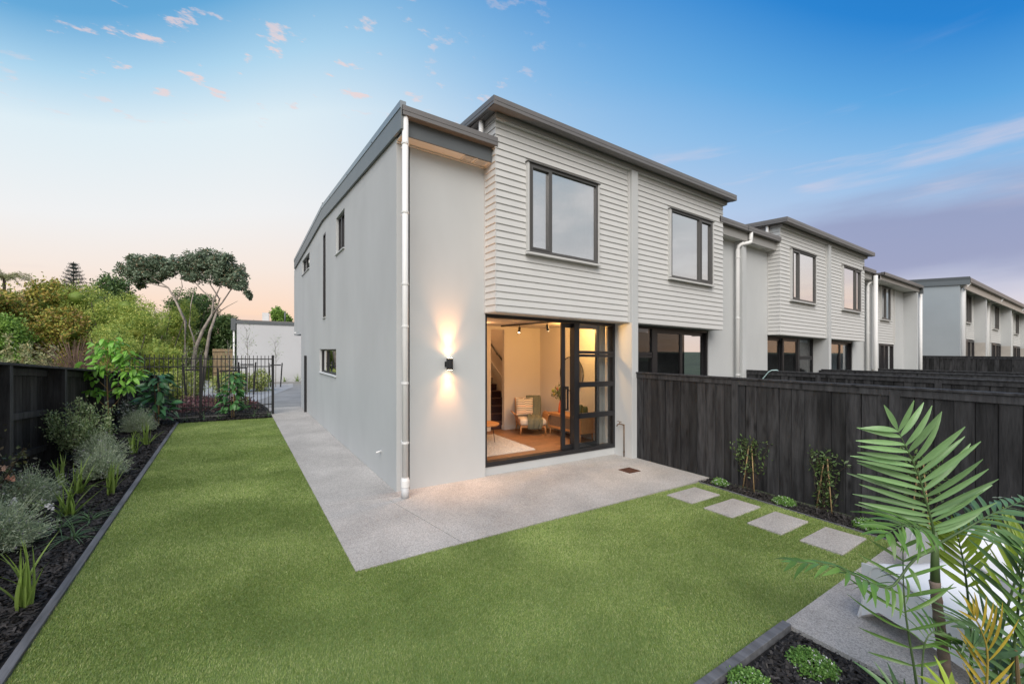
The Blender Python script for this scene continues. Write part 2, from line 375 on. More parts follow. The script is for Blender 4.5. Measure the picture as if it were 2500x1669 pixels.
# turf blades
def in_poly(P, poly):
    x, y = P[:, 0], P[:, 1]; c = np.zeros(len(P), bool)
    for i in range(len(poly)):
        (x1, y1), (x2, y2) = poly[i], poly[i - 1]
        t = ((y1 > y) != (y2 > y)) & (x < (x2 - x1) * (y - y1) / (y2 - y1 + 1e-12) + x1); c ^= t
    return c
STONES = [[(3.351, -2.00), (4.052, -2.00), (4.052, -2.41), (3.351, -2.41)],
          [(3.335, -2.595), (4.058, -2.60), (4.058, -2.985), (3.335, -2.985)],
          [(3.330, -3.175), (4.045, -3.175), (4.045, -3.565), (3.330, -3.565)],
          [(3.345, -3.75), (4.040, -3.75), (4.060, -4.14), (3.345, -4.15)]]
def scatter(poly, dens):
    a = np.array(poly); lo, hi = a.min(0), a.max(0); n = int((hi - lo).prod() * dens)
    P = RNG.random((n, 2)) * (hi - lo) + lo; return P[in_poly(P, poly)]
def lawn_blades():
    P = scatter(lawn_poly, 34000)
    for s in STONES: P = P[~in_poly(P, s)]
    d = np.hypot(P[:, 0] + 1.96, P[:, 1] + 5.885)
    keep = RNG.random(len(P)) < np.clip((4.2 / np.maximum(d, .1)) ** 1.5, .1, 1)
    P = P[keep]; d = d[keep]; n = len(P)
    h = RNG.uniform(.010, .019, n); w = RNG.uniform(.0012, .0022, n) * np.clip(d / 3.0, 1, 3.2)
    ang = RNG.uniform(0, 2 * np.pi, n); lean = RNG.uniform(.2, .8, n) * h
    # pile lies in changing directions over the lawn, which gives the lighter and darker patches of the mat
    fld = np.sin(P[:, 0] * 1.7 + np.sin(P[:, 1] * 2.3) * 1.2) + np.sin(P[:, 1] * 3.1 + P[:, 0] * .9)
    la = RNG.normal(0, 1.1, n) + fld * 1.2
    c, s = np.cos(ang), np.sin(ang)
    V = np.zeros((n, 3, 3))
    V[:, 0] = np.stack([P[:, 0] - c * w, P[:, 1] - s * w, np.full(n, -.007)], 1)
    V[:, 1] = np.stack([P[:, 0] + c * w, P[:, 1] + s * w, np.full(n, -.007)], 1)
    V[:, 2] = np.stack([P[:, 0] + np.cos(la) * lean, P[:, 1] + np.sin(la) * lean, h - .006], 1)
    return V.reshape(-1, 3), np.arange(3 * n).reshape(n, 3)
TURF = mat('turf_fibre', (.2, .28, .09), .55, col2=(.85, .85, .85), vscale=.9, trans=.25, island=[(0.154, 0.233, 0.043), (0.222, 0.328, 0.071), (0.303, 0.414, 0.105), (0.406, 0.503, 0.171), (0.542, 0.570, 0.275)])
for n_ in TURF.node_tree.nodes:
    if n_.type == 'MIX' and n_.blend_type == 'MIX': n_.inputs[6].default_value = (.62, .66, .60, 1); n_.inputs[7].default_value = (1.16, 1.12, 1.22, 1)
V, F = lawn_blades()
add('grass', (V, F), TURF, org=(0, 0, 0), kind='stuff', label='short artificial turf pile on the lawn')

def chips(poly, dens, zf, name='bark_mulch', size=(.018, .05)):
    P = scatter(poly, dens); n = len(P)
    ln = RNG.uniform(*size, n); w = ln * RNG.uniform(.16, .38, n); a = RNG.uniform(0, 2 * np.pi, n); tilt = RNG.normal(0, .35, n); roll = RNG.normal(0, .4, n)
    z = zf(P) + RNG.uniform(.0, .022, n)
    u = np.stack([np.cos(a) * np.cos(tilt), np.sin(a) * np.cos(tilt), np.sin(tilt)], 1); v = np.stack([-np.sin(a) * np.cos(roll), np.cos(a) * np.cos(roll), np.sin(roll)], 1)
    c = np.stack([P[:, 0], P[:, 1], z], 1)
    q = np.stack([c - u * ln[:, None] / 2 - v * w[:, None] / 2, c + u * ln[:, None] * .45 - v * w[:, None] * .6, c + u * ln[:, None] / 2 + v * w[:, None] * .4, c - u * ln[:, None] * .5 + v * w[:, None] * .6], 1)
    return add(name, (q.reshape(-1, 3), np.arange(4 * n).reshape(n, 4)), CHIP, org=(float(P[:, 0].mean()), float(P[:, 1].mean()), 0), kind='stuff', label='dark bark mulch chips')
LB = [(-4.78, -2.6), (-4.78, 9.5), (-1.05, 9.62), (-1.05, 8.86), (-3.30, 8.86), (edge_x(8) - .05, 8), (edge_x(-2.6) - .1, -2.6)]
chips([p for p in LB if p[1] < 3] and [(-4.78, -2.6), (-4.78, 3), (edge_x(3) - .1, 3), (edge_x(-2.6) - .1, -2.6)], 3600, lambda P: 0 * P[:, 0], size=(.02, .065))
chips([(-4.78, 3), (-4.78, 9.5), (-1.05, 9.6), (-1.05, 8.84), (edge_x(8.8) - .02, 8.84), (edge_x(3) - .1, 3)], 1500, lambda P: 0 * P[:, 0], size=(.03, .08))
RB = [(4.40, -1.84), (4.76, -1.84), (4.76, -6.5), (4.32, -6.5), (4.32, -4.4), (4.25, -4.2)]
chips(RB, 4200, lambda P: -.005 + 0 * P[:, 0])
NB = [(.1, -4.44), (1.55, -4.44), (1.55, -6.0), (.1, -6.0)]
chips(NB, 7000, lambda P: -.02 + 0 * P[:, 0], size=(.02, .06))
chips([(-4.7, 9.8), (-1.1, 9.9), (-1.35, 13.2), (-2.8, 14.8), (-4.6, 15)], 600, lambda P: .02 + 0 * P[:, 0], size=(.04, .1))

# garden edging boards
def edging(label, a, b, w, z0=-.05, z1=.035):
    a, b = Vector((*a, 0)), Vector((*b, 0)); d = (b - a).normalized(); n = Vector((-d.y, d.x, 0)) * w
    p = [a, b, b + n, a + n]
    return add('garden_edging', MB().prism([(q.x, q.y, z0) for q in p], (0, 0, z1 - z0)), EDGE, label=label, cat='edging board', group='dark timber edging boards', bevel=.004)
edging('long dark timber edging board between left garden bed and lawn, near half', (edge_x(-4.2), -4.2), (edge_x(1.2), 1.2), .06, z1=.022)
edging('long dark timber edging board between left garden bed and lawn, far half', (edge_x(1.206), 1.206), (edge_x(8.8), 8.8), .06, z1=.022)
edging('dark timber edging board along the front of the bottom right mulch bed', (1.595, -4.335), (-.4, -4.335), .062, z1=.022)
edging('thin edging strip between lawn and the mulch below the right fence', (4.235, -4.33), (4.375, -1.86), -.022, z1=.012)

# stepping stones
for i, (s, lb) in enumerate(zip(STONES, ['square concrete stepping stone closest to the house patio', 'second concrete stepping stone from the patio, beside the white flowered mounds', 'third concrete stepping stone from the patio, in the lawn', 'last concrete stepping stone, beside the sun lounger terrace'])):
    o = add('stepping_stone', MB().prism([(x, y, -.05) for x, y in s], (0, 0, .066)), AGG, label=lb, cat='stepping stone', group='stepping stones across the lawn', bevel=.004)
# drain cover
RUST = mat('rusted_steel', (.12, .045, .022), .8, col2=(.055, .022, .014), vscale=14, bump=.3, bscale=90)
dr = thing('drain_cover', (3.91, -.815, .004), 'rusty brown square drain cover set in the patio', 'drain cover')
add('frame', holes(MB(), 'x', 0, 0, 0, 0, 0, 0, []) if False else MB().box(3.77, 4.055, -.945, -.925, .004, .014).box(3.77, 4.055, -.705, -.685, .004, .014).box(3.77, 3.79, -.925, -.705, .004, .014).box(4.035, 4.055, -.925, -.705, .004, .014), RUST, dr)
for i in range(9): add('bar', MB().box(3.792 + i * .027, 3.811 + i * .027, -.923, -.707, .005, .012), RUST, dr)

# ================================================================== HOUSES
def board_mesh(L, h, axis='x'):            # bevel-backed weatherboard, bottom edge thick; long axis x (face towards -y) or y (face towards -x)
    key = (round(L, 3), round(h, 4), axis)
    if key in BM: return BM[key]
    prof = [(-.004, h), (-.021, .003), (-.020, 0), (0.002, 0), (0.002, h)]   # (out, z)
    mb = MB()
    if axis == 'x': mb.prism([(0, p, z) for p, z in prof], (L, 0, 0))
    else: mb.prism([(p, 0, z) for p, z in prof][::-1], (0, L, 0))
    BM[key] = mk('weatherboard', mb.v, mb.f, BOARD, (0, 0, 0)); return BM[key]
BM = {}
PITCH = .109
def boards_front(house, x0, x1, y, z0, z1, cuts=()):
    z = z0
    while z < z1 - .02:
        h = min(PITCH, z1 - z) + .004
        segs = [(x0, x1)]
        for c in cuts:
            if z + h - .012 > c[2] and z + .012 < c[3]:
                segs = [s for a, b in segs for s in ((a, min(b, c[0])), (max(a, c[1]), b)) if s[1] - s[0] > .01]
        for a, b in segs: inst('weatherboard', board_mesh(b - a, h), house, (a, y, z))
        z += PITCH
def boards_side(house, x, y0, y1, z0, z1):
    z = z0
    while z < z1 - .02:
        h = min(PITCH, z1 - z) + .004
        inst('weatherboard', board_mesh(y1 - y0, h, 'y'), house, (x, y0, z)); z += PITCH
def frame_bars(mb, x0, x1, z0, z1, y0, y1, t, mull=(), trans=()):
    mb.box(x0, x1, y0, y1, z0, z0 + t); mb.box(x0, x1, y0, y1, z1 - t, z1)
    mb.box(x0, x0 + t, y0, y1, z0 + t, z1 - t); mb.box(x1 - t, x1, y0, y1, z0 + t, z1 - t)
    for m, w in mull: mb.box(m - w / 2, m + w / 2, y0, y1, z0 + t, z1 - t)
    return mb
def front_window(house, x0, x1, z0, z1, y, mull, curtain=None, m=GREYAL):
    f = MB(); frame_bars(f, x0, x1, z0, z1, y - .035, y + .05, .042, [(mull, .05)])
    # opening sash: an extra inner frame on the narrow light
    if mull - x0 < x1 - mull: a, b = x0 + .042, mull - .025
    else: a, b = mull + .025, x1 - .042
    frame_bars(f, a, b, z0 + .042, z1 - .042, y - .045, y + .02, .03)
    w = add('window', f, m, house)
    for p, q in ((x0 + .042, mull - .025), (mull + .025, x1 - .042)):
        add('pane', MB().box(p - .005, q + .005, y + .0, y + .012, z0 + .03, z1 - .03), GLASS, w)
    add('sill', MB().prism([(x0 - .05, y - .075, z0 - .055), (x0 - .05, y - .075, z0 - .02), (x0 - .05, y + .03, z0 - .002), (x0 - .05, y + .03, z0 - .055)], (x1 - x0 + .1, 0, 0)), TRIM, w)
    add('flashing', MB().box(x0 - .05, x1 + .05, y - .065, y + .03, z1 + .002, z1 + .016), m, w)
    for p, q in ((x0 - .035, x0 - .002), (x1 + .002, x1 + .035)): add('jamb_liner', MB().box(p, q, y - .045, y + .03, z0, z1), TRIM, w)
    add('blind_or_shade_sheet', MB().box(x0, x1, y + .16, y + .17, z0 - .05, z1 + .05), BLIND, w)
    if curtain:
        c = MB(); n = 7
        for i in range(n): c.box(curtain + i * .035, curtain + i * .035 + .028, y + .06 + (i % 2) * .02, y + .09 + (i % 2) * .02, z0, z1)
        add('curtain', c, mat('sheer_curtain', (.62, .62, .62), .9), w)
def downpipe(house, x, y, z0, z1, collars=(), r=.044, shoe=True, wall_y=None, name='downpipe'):
    d = add(name, MB().tube([(x, y, z0 + (.28 if shoe else 0)), (x, y, z1)], r, 14), WHITE, house, smooth=True)
    if shoe:
        add('socket', MB().lathe((x, y, z0), [(r + .012, 0), (r + .012, .16)], 14), PIPEG, d, smooth=True)
        add('reducer', MB().lathe((x, y, z0 + .16), [(r + .016, 0), (r + .018, .09), (r + .004, .13)], 14), WHITE, d)
    for z in collars: add('bracket', MB().lathe((x, y, z), [(r + .008, -.012), (r + .008, .012)], 14).box(x - .012, x + .012, y + r, min(y + r + .11, (wall_y if wall_y is not None else y + .2)), z - .006, z + .006), WHITE, d)
    return d
def gutter(house, x0, x1, y, z0, z1, depth=.115, name='gutter'):
    # box gutter with a slight lip and a fold line along its face
    zm = z0 + (z1 - z0) * .42
    prof = [(y + .006, z0), (y, z0 + .006), (y, zm), (y - .005, zm + .004), (y - .005, z1 - .004), (y + .008, z1), (y + .018, z1 - .006), (y + .018, z0 + .02), (y + depth - .01, z0 + .02), (y + depth - .01, z1), (y + depth, z1), (y + depth, z0)]
    mb = MB().prism([(x0, p, z) for p, z in prof], (x1 - x0, 0, 0))
    mb.box(x0, x0 + .004, y, y + depth, z0, z1).box(x1 - .004, x1, y, y + depth, z0, z1)
    return add(name, mb, METAL, house)
def sliding_door(house, x0, x1, y, flip, opened, z0=.148, z1=2.733):
    """aluminium joinery x0..x1: three lights, the outer one (by the central fin) fixed and barred"""
    W = x1 - x0
    X = (lambda u: x0 + u) if not flip else (lambda u: x1 - u)
    def bx(mb, u0, u1, a, b, c, d):
        p, q = sorted((X(u0), X(u1))); return mb.box(p, q, a, b, c, d)
    f = MB(); t = .06
    bx(f, 0, W, y - .015, y + .13, z0, z0 + .075); bx(f, 0, W, y - .015, y + .13, z1 - .066, z1)
    bx(f, 0, .045, y - .015, y + .13, z0 + .075, z1 - .066); bx(f, W - .055, W, y - .015, y + .13, z0 + .075, z1 - .066)
    u_fix = 2.00 if opened else 2.02
    bx(f, u_fix, u_fix + .11, y - .012, y + .12, z0 + .075, z1 - .066)
    d = add('sliding_door', f, BLACK, house)
    zs = [z0 + .075, .825, 1.475, 2.12, z1 - .066]
    fx0, fx1 = u_fix + .11, W - .055
    bars = MB()
    for zc in (.86, 1.475): bx(bars, fx0, fx1, y - .012, y + .05, zc - .05, zc + .05)
    bx(bars, fx0, fx1, y - .012, y + .05, 2.02, 2.075); bx(bars, fx0, fx1, y - .012, y + .05, 2.085, 2.14)
    bx(bars, fx0, fx0 + .022, y - .012, y + .05, z0 + .075, z1 - .066)
    add('glazing_bar', bars, BLACK, d)
    for a, b in ((z0 + .06, .81), (.91, 1.425), (1.525, 2.02), (2.14, z1 - .05)):
        p = MB(); bx(p, fx0 + .02, fx1, y + .022, y + .030, a, b); add('pane', p, DGLASS, d)
    def leaf(u, w, yy):
        m_ = MB()
        bx(m_, u, u + .085, yy, yy + .045, z0 + .08, z1 - .07); bx(m_, u + w - .085, u + w, yy, yy + .045, z0 + .08, z1 - .07)
        bx(m_, u + .085, u + w - .085, yy, yy + .045, z0 + .08, z0 + .165); bx(m_, u + .085, u + w - .085, yy, yy + .045, z1 - .15, z1 - .07)
        l = add('door_leaf', m_, BLACK, house)
        p = MB(); bx(p, u + .075, u + w - .075, yy + .018, yy + .026, z0 + .155, z1 - .14); add('pane', p, DGLASS, l)
        h = MB(); bx(h, u + .095, u + .125, yy - .055, yy - .03, 1.02, 1.42); bx(h, u + .03, u + .125, yy - .055, yy - .03, 1.42, 1.45); bx(h, u + .03, u + .125, yy - .055, yy - .03, .99, 1.02)
        bx(h, u + .03, u + .055, yy - .05, yy, .99, 1.45); add('handle', h, BLACK, l)
    if opened: leaf(1.745, 1.0, y + .06)
    else:
        leaf(.045, 1.0, y + .06); leaf(1.02, 1.02, y + .0)
    return d
def soffit_vent(house, x, y):
    f = MB().box(x, x + .17, y, y + .13, -.004, 0).xform(Matrix.Translation((0, 0, 0)))
    return f

FZ = 2.735
def pair(x0, label, end=False, detail=True):
    H = thing('townhouse', (x0 + 4.7, .2, 0), label, 'house', 'pale grey townhouses in a row')
    A = lambda n, mb, m, **k: add(n, mb, m, H, **k)
    # recessed rendered walls either side of the projecting bay
    A('wall', MB().box(x0 + (0 if not end else .18), x0 + 1.5, .16, .36, -.1, 5.125), PLASTER)
    A('wall', MB().box(x0 + 8.04, x0 + 9.2, .16, .36, -.1, 5.125), PLASTER)
    # bay carcass
    w1 = (x0 + 2.12, x0 + 3.71, 3.785, 5.262); w2 = (x0 + 5.92, x0 + 7.50, 3.785, 5.262)
    bay = holes(MB(), 'y', -.165, -.06, x0 + 1.503, x0 + 8.037, FZ + .012, 5.80, [w1, w2])
    bay.box(x0 + 1.503, x0 + 1.6, -.06, 2.6, FZ + .012, 5.80).box(x0 + 7.94, x0 + 8.037, -.06, 2.6, FZ + .012, 5.80).box(x0 + 1.6, x0 + 7.94, -.06, .2, FZ + .012, FZ + .06)
    A('bay_wall', bay, TRIM)
    A('bay_soffit', MB().box(x0 + 1.49, x0 + 8.05, -.178, .2, FZ - .012, FZ + .010), TRIM)
    fin0, fin1 = x0 + 4.63, x0 + 4.815
    boards_front(H, x0 + 1.50, fin0 - .035, -.166, FZ, 5.79, [(w1[0] - .035, w1[1] + .035, w1[2] - .05, w1[3] + .02)])
    boards_front(H, fin1 + .002, x0 + 8.045, -.166, FZ, 5.79, [(w2[0] - .035, w2[1] + .035, w2[2] - .05, w2[3] + .02)])
    boards_side(H, x0 + 1.502, -.186, .158, FZ, 5.79)
    boards_side(H, x0 + 1.502, .165, 2.6, 5.46, 5.79)
    A('corner_stop', MB().box(fin0 - .035, fin0 - .002, -.205, -.16, FZ - .012, 5.77).box(x0 + 1.478, x0 + 1.498, .128, .158, FZ, 5.1), TRIM)
    front_window(H, *w1, -.20, x0 + 2.585, curtain=x0 + 3.25 if end else None)
    front_window(H, *w2, -.20, x0 + 7.0)
    # central fin between the two units
    A('dividing_fin', MB().box(fin0, fin1, -.262, .36, -.1, 5.775), PLASTER, bevel=.006)
    # ground floor openings
    A('door_step', MB().box(x0 + 1.5, fin0 - .002, .2, .34, -.1, .148).box(fin1 + .002, x0 + 8.04, .2, .34, -.1, .148), PLASTER)
    A('lintel', MB().box(x0 + 1.5, fin0 - .002, .23, .36, 2.733, 2.80).box(fin1 + .002, x0 + 8.04, .23, .36, 2.733, 2.80), TRIM)
    sliding_door(H, x0 + 1.502, fin0 - .004, .2, False, end)
    sliding_door(H, fin1 + .004, x0 + 7.98, .2, True, False)
    A('wall', MB().box(x0 + 7.98, x0 + 8.042, .162, .362, -.1, 2.735), PLASTER)
    # low eaves over the recess on both sides
    xa = x0 - (.03 if end else .28)
    for a, b in ((xa, x0 + 1.525), (x0 + 7.90, x0 + (9.22 if not end else 9.22))):
        gutter(H, a, b, -.20, 5.372, 5.51)
        A('fascia', MB().box(max(a, x0 + (.0 if end else -.28)), min(b, x0 + 9.2) if b > x0 + 8 else x0 + 1.498, -.085, -.06, 5.146, 5.42), FASCIA if end and a < x0 + 1 else mat('fascia_taupe', (.33, .325, .31), .5))
        s = A('soffit', MB().box(max(a, x0 - (0 if end else .28)), x0 + 1.498 if b < x0 + 5 else x0 + 9.2, -.062, .158, 5.150, 5.165), SOFFIT)
        A('soffit_trim', MB().box(max(a, x0 - (0 if end else .28)), x0 + 1.498 if b < x0 + 5 else x0 + 9.2, .135, .157, 5.125, 5.149), SOFFIT)
        if b < x0 + 5:
            for vx in (1.02, 1.24):
                fr = MB(); q0, q1 = x0 + vx, x0 + vx + .19
                frame = fr.box(q0, q1, -.055, -.04, 5.138, 5.149).box(q0, q1, .10, .115, 5.138, 5.149).box(q0, q0 + .015, -.04, .10, 5.138, 5.149).box(q1 - .015, q1, -.04, .10, 5.138, 5.149)
                for i in range(8): fr.box(q0 + .015, q1 - .015, -.036 + i * .017, -.027 + i * .017, 5.142, 5.149)
                A('soffit_vent', fr, SOFFIT)
    # low roof, rising towards the ridge
    xl, xr = x0 + (.0 if end else -.05), x0 + 9.4
    for a, b in ((xl, x0 + 1.5), (x0 + 8.04, xr)):
        A('roof', MB().prism([(a, -.10, 5.44), (a, 6.35, 5.86), (a, 13.0, 5.60), (a, 13.0, 5.5), (a, 6.35, 5.76), (a, -.08, 5.34)], (b - a, 0, 0)), METAL)
    # upper roof over the bay with its overhanging gutter
    g0, g1 = x0 + 1.305, x0 + 8.17
    gutter(H, g0, g1, -.45, 5.856, 5.99, depth=.12, name='upper_gutter')
    for xx, sx in ((g0, 1), (g1, -1)):
        p, q = sorted((xx - sx * .006, xx + sx * .05))
        A('verge_flashing', MB().prism([(p, -.452, 5.859), (p, -.452, 5.988), (p, 3.2, 6.19), (p, 3.2, 6.06)], (q - p, 0, 0)), METAL)
        p2, q2 = sorted((xx + sx * .012, xx - sx * .012))
        A('verge_rib', MB().prism([(p2, -.44, 5.905), (p2, -.44, 5.915), (p2, 3.2, 6.11), (p2, 3.2, 6.10)], (q2 - p2, 0, 0)), METAL)
    A('upper_soffit', MB().box(g0 + .05, g1 - .05, -.335, 3.0, 5.872, 5.888), METAL)
    A('upper_fascia', MB().box(x0 + 1.455, x0 + 8.09, -.262, -.24, 5.792, 5.870).box(x0 + 1.455, x0 + 1.477, -.24, 3.0, 5.792, 5.870).box(x0 + 8.068, x0 + 8.09, -.24, 3.0, 5.792, 5.870), mat('fascia_grey', (.27, .27, .262), .5))
    A('scotia', MB().box(x0 + 1.475, x0 + 8.065, -.24, -.17, 5.775, 5.797).box(x0 + 1.478, x0 + 1.5, -.17, 3.0, 5.775, 5.797), TRIM)
    rf = MB()
    rf.prism([(g0 + .02, -.36, 5.965), (g0 + .02, 5, 6.25), (g0 + .02, 5, 6.18), (g0 + .02, -.36, 5.90)], (g1 - g0 - .04, 0, 0))
    A('upper_roof', rf, METAL)
    for i in range(10):
        rx = g0 + .06 + i * (g1 - g0 - .14) / 9
        A('roof_rib', MB().prism([(rx, -.40, 5.97), (rx, 5, 6.262), (rx, 5, 6.285), (rx, -.40, 5.998)], (.025, 0, 0)), METAL)
    A('spreader_pipe', MB().tube([(x0 + 1.40, .12, 5.42), (x0 + 1.40, .12, 5.87)], .04, 12), WHITE, smooth=True)
    # party fin at the right edge of the pair, with its swan-necked downpipe
    A('party_fin', MB().box(x0 + 9.2, x0 + 9.39, -.055, .36, -.1, 5.14), PLASTER, bevel=.006)
    zt = 5.36
    dp = add('downpipe', MB().tube([(x0 + 9.12, .03, 0), (x0 + 9.12, .03, 4.90), (x0 + 9.13, .02, 5.0), (x0 + 9.19, -.02, 5.05), (x0 + 9.36, -.13, 5.09), (x0 + 9.42, -.15, 5.13), (x0 + 9.43, -.15, 5.2), (x0 + 9.43, -.15, zt + .02)], .05, 12), WHITE, H, smooth=True)
    for z in (1.6, 3.1, 4.7): add('bracket', MB().lathe((x0 + 9.12, .03, z), [(.06, -.012), (.06, .012)], 12).box(x0 + 9.11, x0 + 9.21, .02, .04, z - .01, z + .01), WHITE, dp)
    return H

H1 = pair(0, 'large end townhouse with lit open sliding door and two boarded upper windows', end=True)
# ---- side elevation of the end house
A = lambda n, mb, m, parent=H1, **k: add(n, mb, m, parent, **k)
WA = (3.69, 4.60, 4.318, 5.172); WS = (5.97, 6.38, 2.947, 5.193); WBk = (8.90, 10.68, 4.722, 5.228); WC = (4.60, 6.92, 1.467, 2.10)
sw = holes(MB(), 'x', 0, .2, .16, 10.98, -.1, 5.1, [WA, WS, WBk, WC])
sw.box(0, .2, 10.98, 13.15, 2.755, 5.1)
A('side_wall', sw, PLASTER)
cuts = [WA, WS, WBk]
top = lambda y: 5.20 + (.40 / 6.45) * (y + .1) if y < 6.35 else 5.60 - .0445 * (y - 6.35)
ys = sorted({.16, 6.35, 13.15, *[c for h in cuts for c in h[:2]]})
up = MB()
for a, b in zip(ys, ys[1:]):
    m_ = (a + b) / 2; zb = 5.1
    for h in cuts:
        if h[0] < m_ < h[1]: zb = max(zb, h[3])
    up.prism([(.001, a, zb), (.001, b, zb), (.001, b, top(b)), (.001, a, top(a))], (.198, 0, 0))
A('gable_wall', up, PLASTER)
def side_window(h, parts, rev=.085):
    y0, y1, z0, z1 = h; x = rev
    f = MB(); t = .045
    f.box(x - .03, x + .04, y0, y1, z0, z0 + t).box(x - .03, x + .04, y0, y1, z1 - t, z1).box(x - .03, x + .04, y0, y0 + t, z0 + t, z1 - t).box(x - .03, x + .04, y1 - t, y1, z0 + t, z1 - t)
    for m in parts: f.box(x - .03, x + .04, m - .03, m + .03, z0 + t, z1 - t)
    w = A('window', f, BLACK)
    e = [y0 + t, *parts, y1 - t]
    for a, b in zip(e, e[1:]): add('pane', MB().box(x, x + .01, a + .002, b - .002, z0 + t - .01, z1 - t + .01), GLASS, w)
    add('sill', MB().prism([(-.035, y0 - .01, z0 - .025), (-.035, y0 - .01, z0 - .008), (x, y0 - .01, z0 + .004), (x, y0 - .01, z0 - .025)], (0, y1 - y0 + .02, 0)), mat('sill_paint', (.62, .64, .65), .5), w)
    add('blind_or_shade_sheet', MB().box(x + .1, x + .11, y0 - .05, y1 + .05, z0 - .05, z1 + .05), DARKROOM, w)  # dark sheet in place of the unlit room; its shade is in the colour
side_window(WA, [4.28]); side_window(WS, [], rev=.03); side_window(WBk, [10.0]); side_window(WC, [6.1])
# barge board with its metal capping
bz = [(-.17, 5.185, 5.475, 5.575), (6.35, 5.563, 5.875, 5.975), (12.75, 5.285, 5.565, 5.668)]
def strip(lo, hi, x0, x1):
    mb = MB()
    for p, q in zip(bz, bz[1:]): mb.prism([(x0, p[0], p[lo]), (x0, q[0], q[lo]), (x0, q[0], q[hi]), (x0, p[0], p[hi])], (x1 - x0, 0, 0))
    return mb
A('barge_board', strip(1, 2, -.045, -.008), mat('barge_paint', (.185, .205, .215), .5, var=.03))
cp = strip(2, 3, -.055, .03)
A('barge_cap', cp, CAPM)
A('barge_packer', MB().prism([(-.008, -.09, 5.24), (-.008, 6.35, 5.62), (-.008, 6.35, 5.8), (-.008, -.09, 5.42)], (.009, 0, 0)).prism([(-.008, 6.35, 5.62), (-.008, 12.7, 5.34), (-.008, 12.7, 5.5), (-.008, 6.35, 5.8)], (.009, 0, 0)), FASCIA)
for y in (1.3, 3.2, 5.1, 6.35):
    A('cap_rivet', MB().box(-.06, -.02, y - .008, y + .008, 5.50 + .062 * y, 5.515 + .062 * y), BLACK)
A('ridge_vent', MB().box(-.03, .03, 6.32, 6.38, 5.97, 6.05), FASCIA)
downpipe(H1, .028, -.14, 0, 5.385, (.78, 1.62, 2.42, 3.02, 4.03, 5.0), wall_y=.18)
A('overflow_pipe', MB().tube([(.02, .95, .45), (-.09, .90, .44)], .014, 10), WHITE, smooth=True)
A('drain_spout', MB().tube([(.02, 12.6, 2.76), (-.05, 12.55, 2.72)], .03, 8), WHITE, smooth=True)
A('back_wall', MB().box(.2, 9.3, 10.8, 10.98, -.1, 5.1), PLASTER)
A('overhang_floor', MB().box(0, 9.3, 10.98, 13.15, 2.65, 2.754), PLASTER)

pair(9.48, 'second townhouse pair along the row, its upper windows mirroring the pink sky')
# ---- third unit at the far end of the row: flat front with one tall upper window
def unit3():
    x0 = 18.96
    H = thing('townhouse', (x0 + 2.3, .2, 0), 'narrow flat fronted unit closing the far end of the row', 'house', 'pale grey townhouses in a row')
    A = lambda n, mb, m, **k: add(n, mb, m, H, **k)
    W = (20.42, 21.52, 3.76, 5.12)
    A('wall', MB().box(18.9, 19.7, .16, .36, -.1, 5.15), PLASTER)
    A('wall', MB().box(22.10, 23.55, .16, .36, -.1, 5.15), PLASTER)
    A('bay_wall', holes(MB(), 'y', .165, .3, 19.7, 22.1, FZ, 5.15, [W]), TRIM)
    boards_front(H, 19.7, 22.1, .164, FZ, 5.14, [(W[0] - .035, W[1] + .035, W[2] - .05, W[3] + .02)])
    front_window(H, *W, .13, 20.95)
    A('corner_stop', MB().box(22.1, 22.15, .10, .16, FZ, 5.14), TRIM)
    f = MB(); frame_bars(f, 20.3, 22.08, .148, 2.72, .14, .26, .07, [(20.9, .16), (21.35, .09)]); d = A('sliding_door', f, BLACK)
    add('pane', MB().box(20.36, 22.0, .2, .21, .2, 2.66), GLASS, d); add('blind_or_shade_sheet', MB().box(20.3, 22.1, .5, .51, .1, 2.7), DARKROOM, d)  # the dark sheet paints the unlit room behind the pane
    A('wall', MB().box(19.7, 20.3, .162, .36, -.1, 2.73), PLASTER)
    A('end_fin', MB().box(23.52, 23.72, -.30, .4, -.1, 5.12), PLASTER)
    gutter(H, 18.72, 23.85, -.45, 5.30, 5.42)
    A('fascia', MB().box(18.74, 23.80, -.325, -.30, 5.14, 5.30), mat('fascia_taupe2', (.33, .31, .29), .5))
    A('soffit', MB().box(18.74, 23.80, -.30, .16, 5.15, 5.165), SOFFIT)
    A('roof', MB().prism([(18.7, -.34, 5.40), (18.7, 6, 5.75), (18.7, 6, 5.65), (18.7, -.34, 5.32)], (5.15, 0, 0)), METAL)
    A('barge_board', MB().box(23.80, 23.86, -.44, 6, 5.05, 5.44), FASCIA)
    A('downpipe', MB().tube([(18.62, -.2, 0), (18.62, -.2, 5.3)], .07, 10), WHITE, smooth=True)
    A('downpipe', MB().tube([(24.02, -.30, 0), (24.02, -.30, 5.2)], .07, 10), WHITE, smooth=True)
    A('side_wall', MB().box(23.6, 23.75, .4, 8, -.1, 5.6), PLASTER)
unit3()
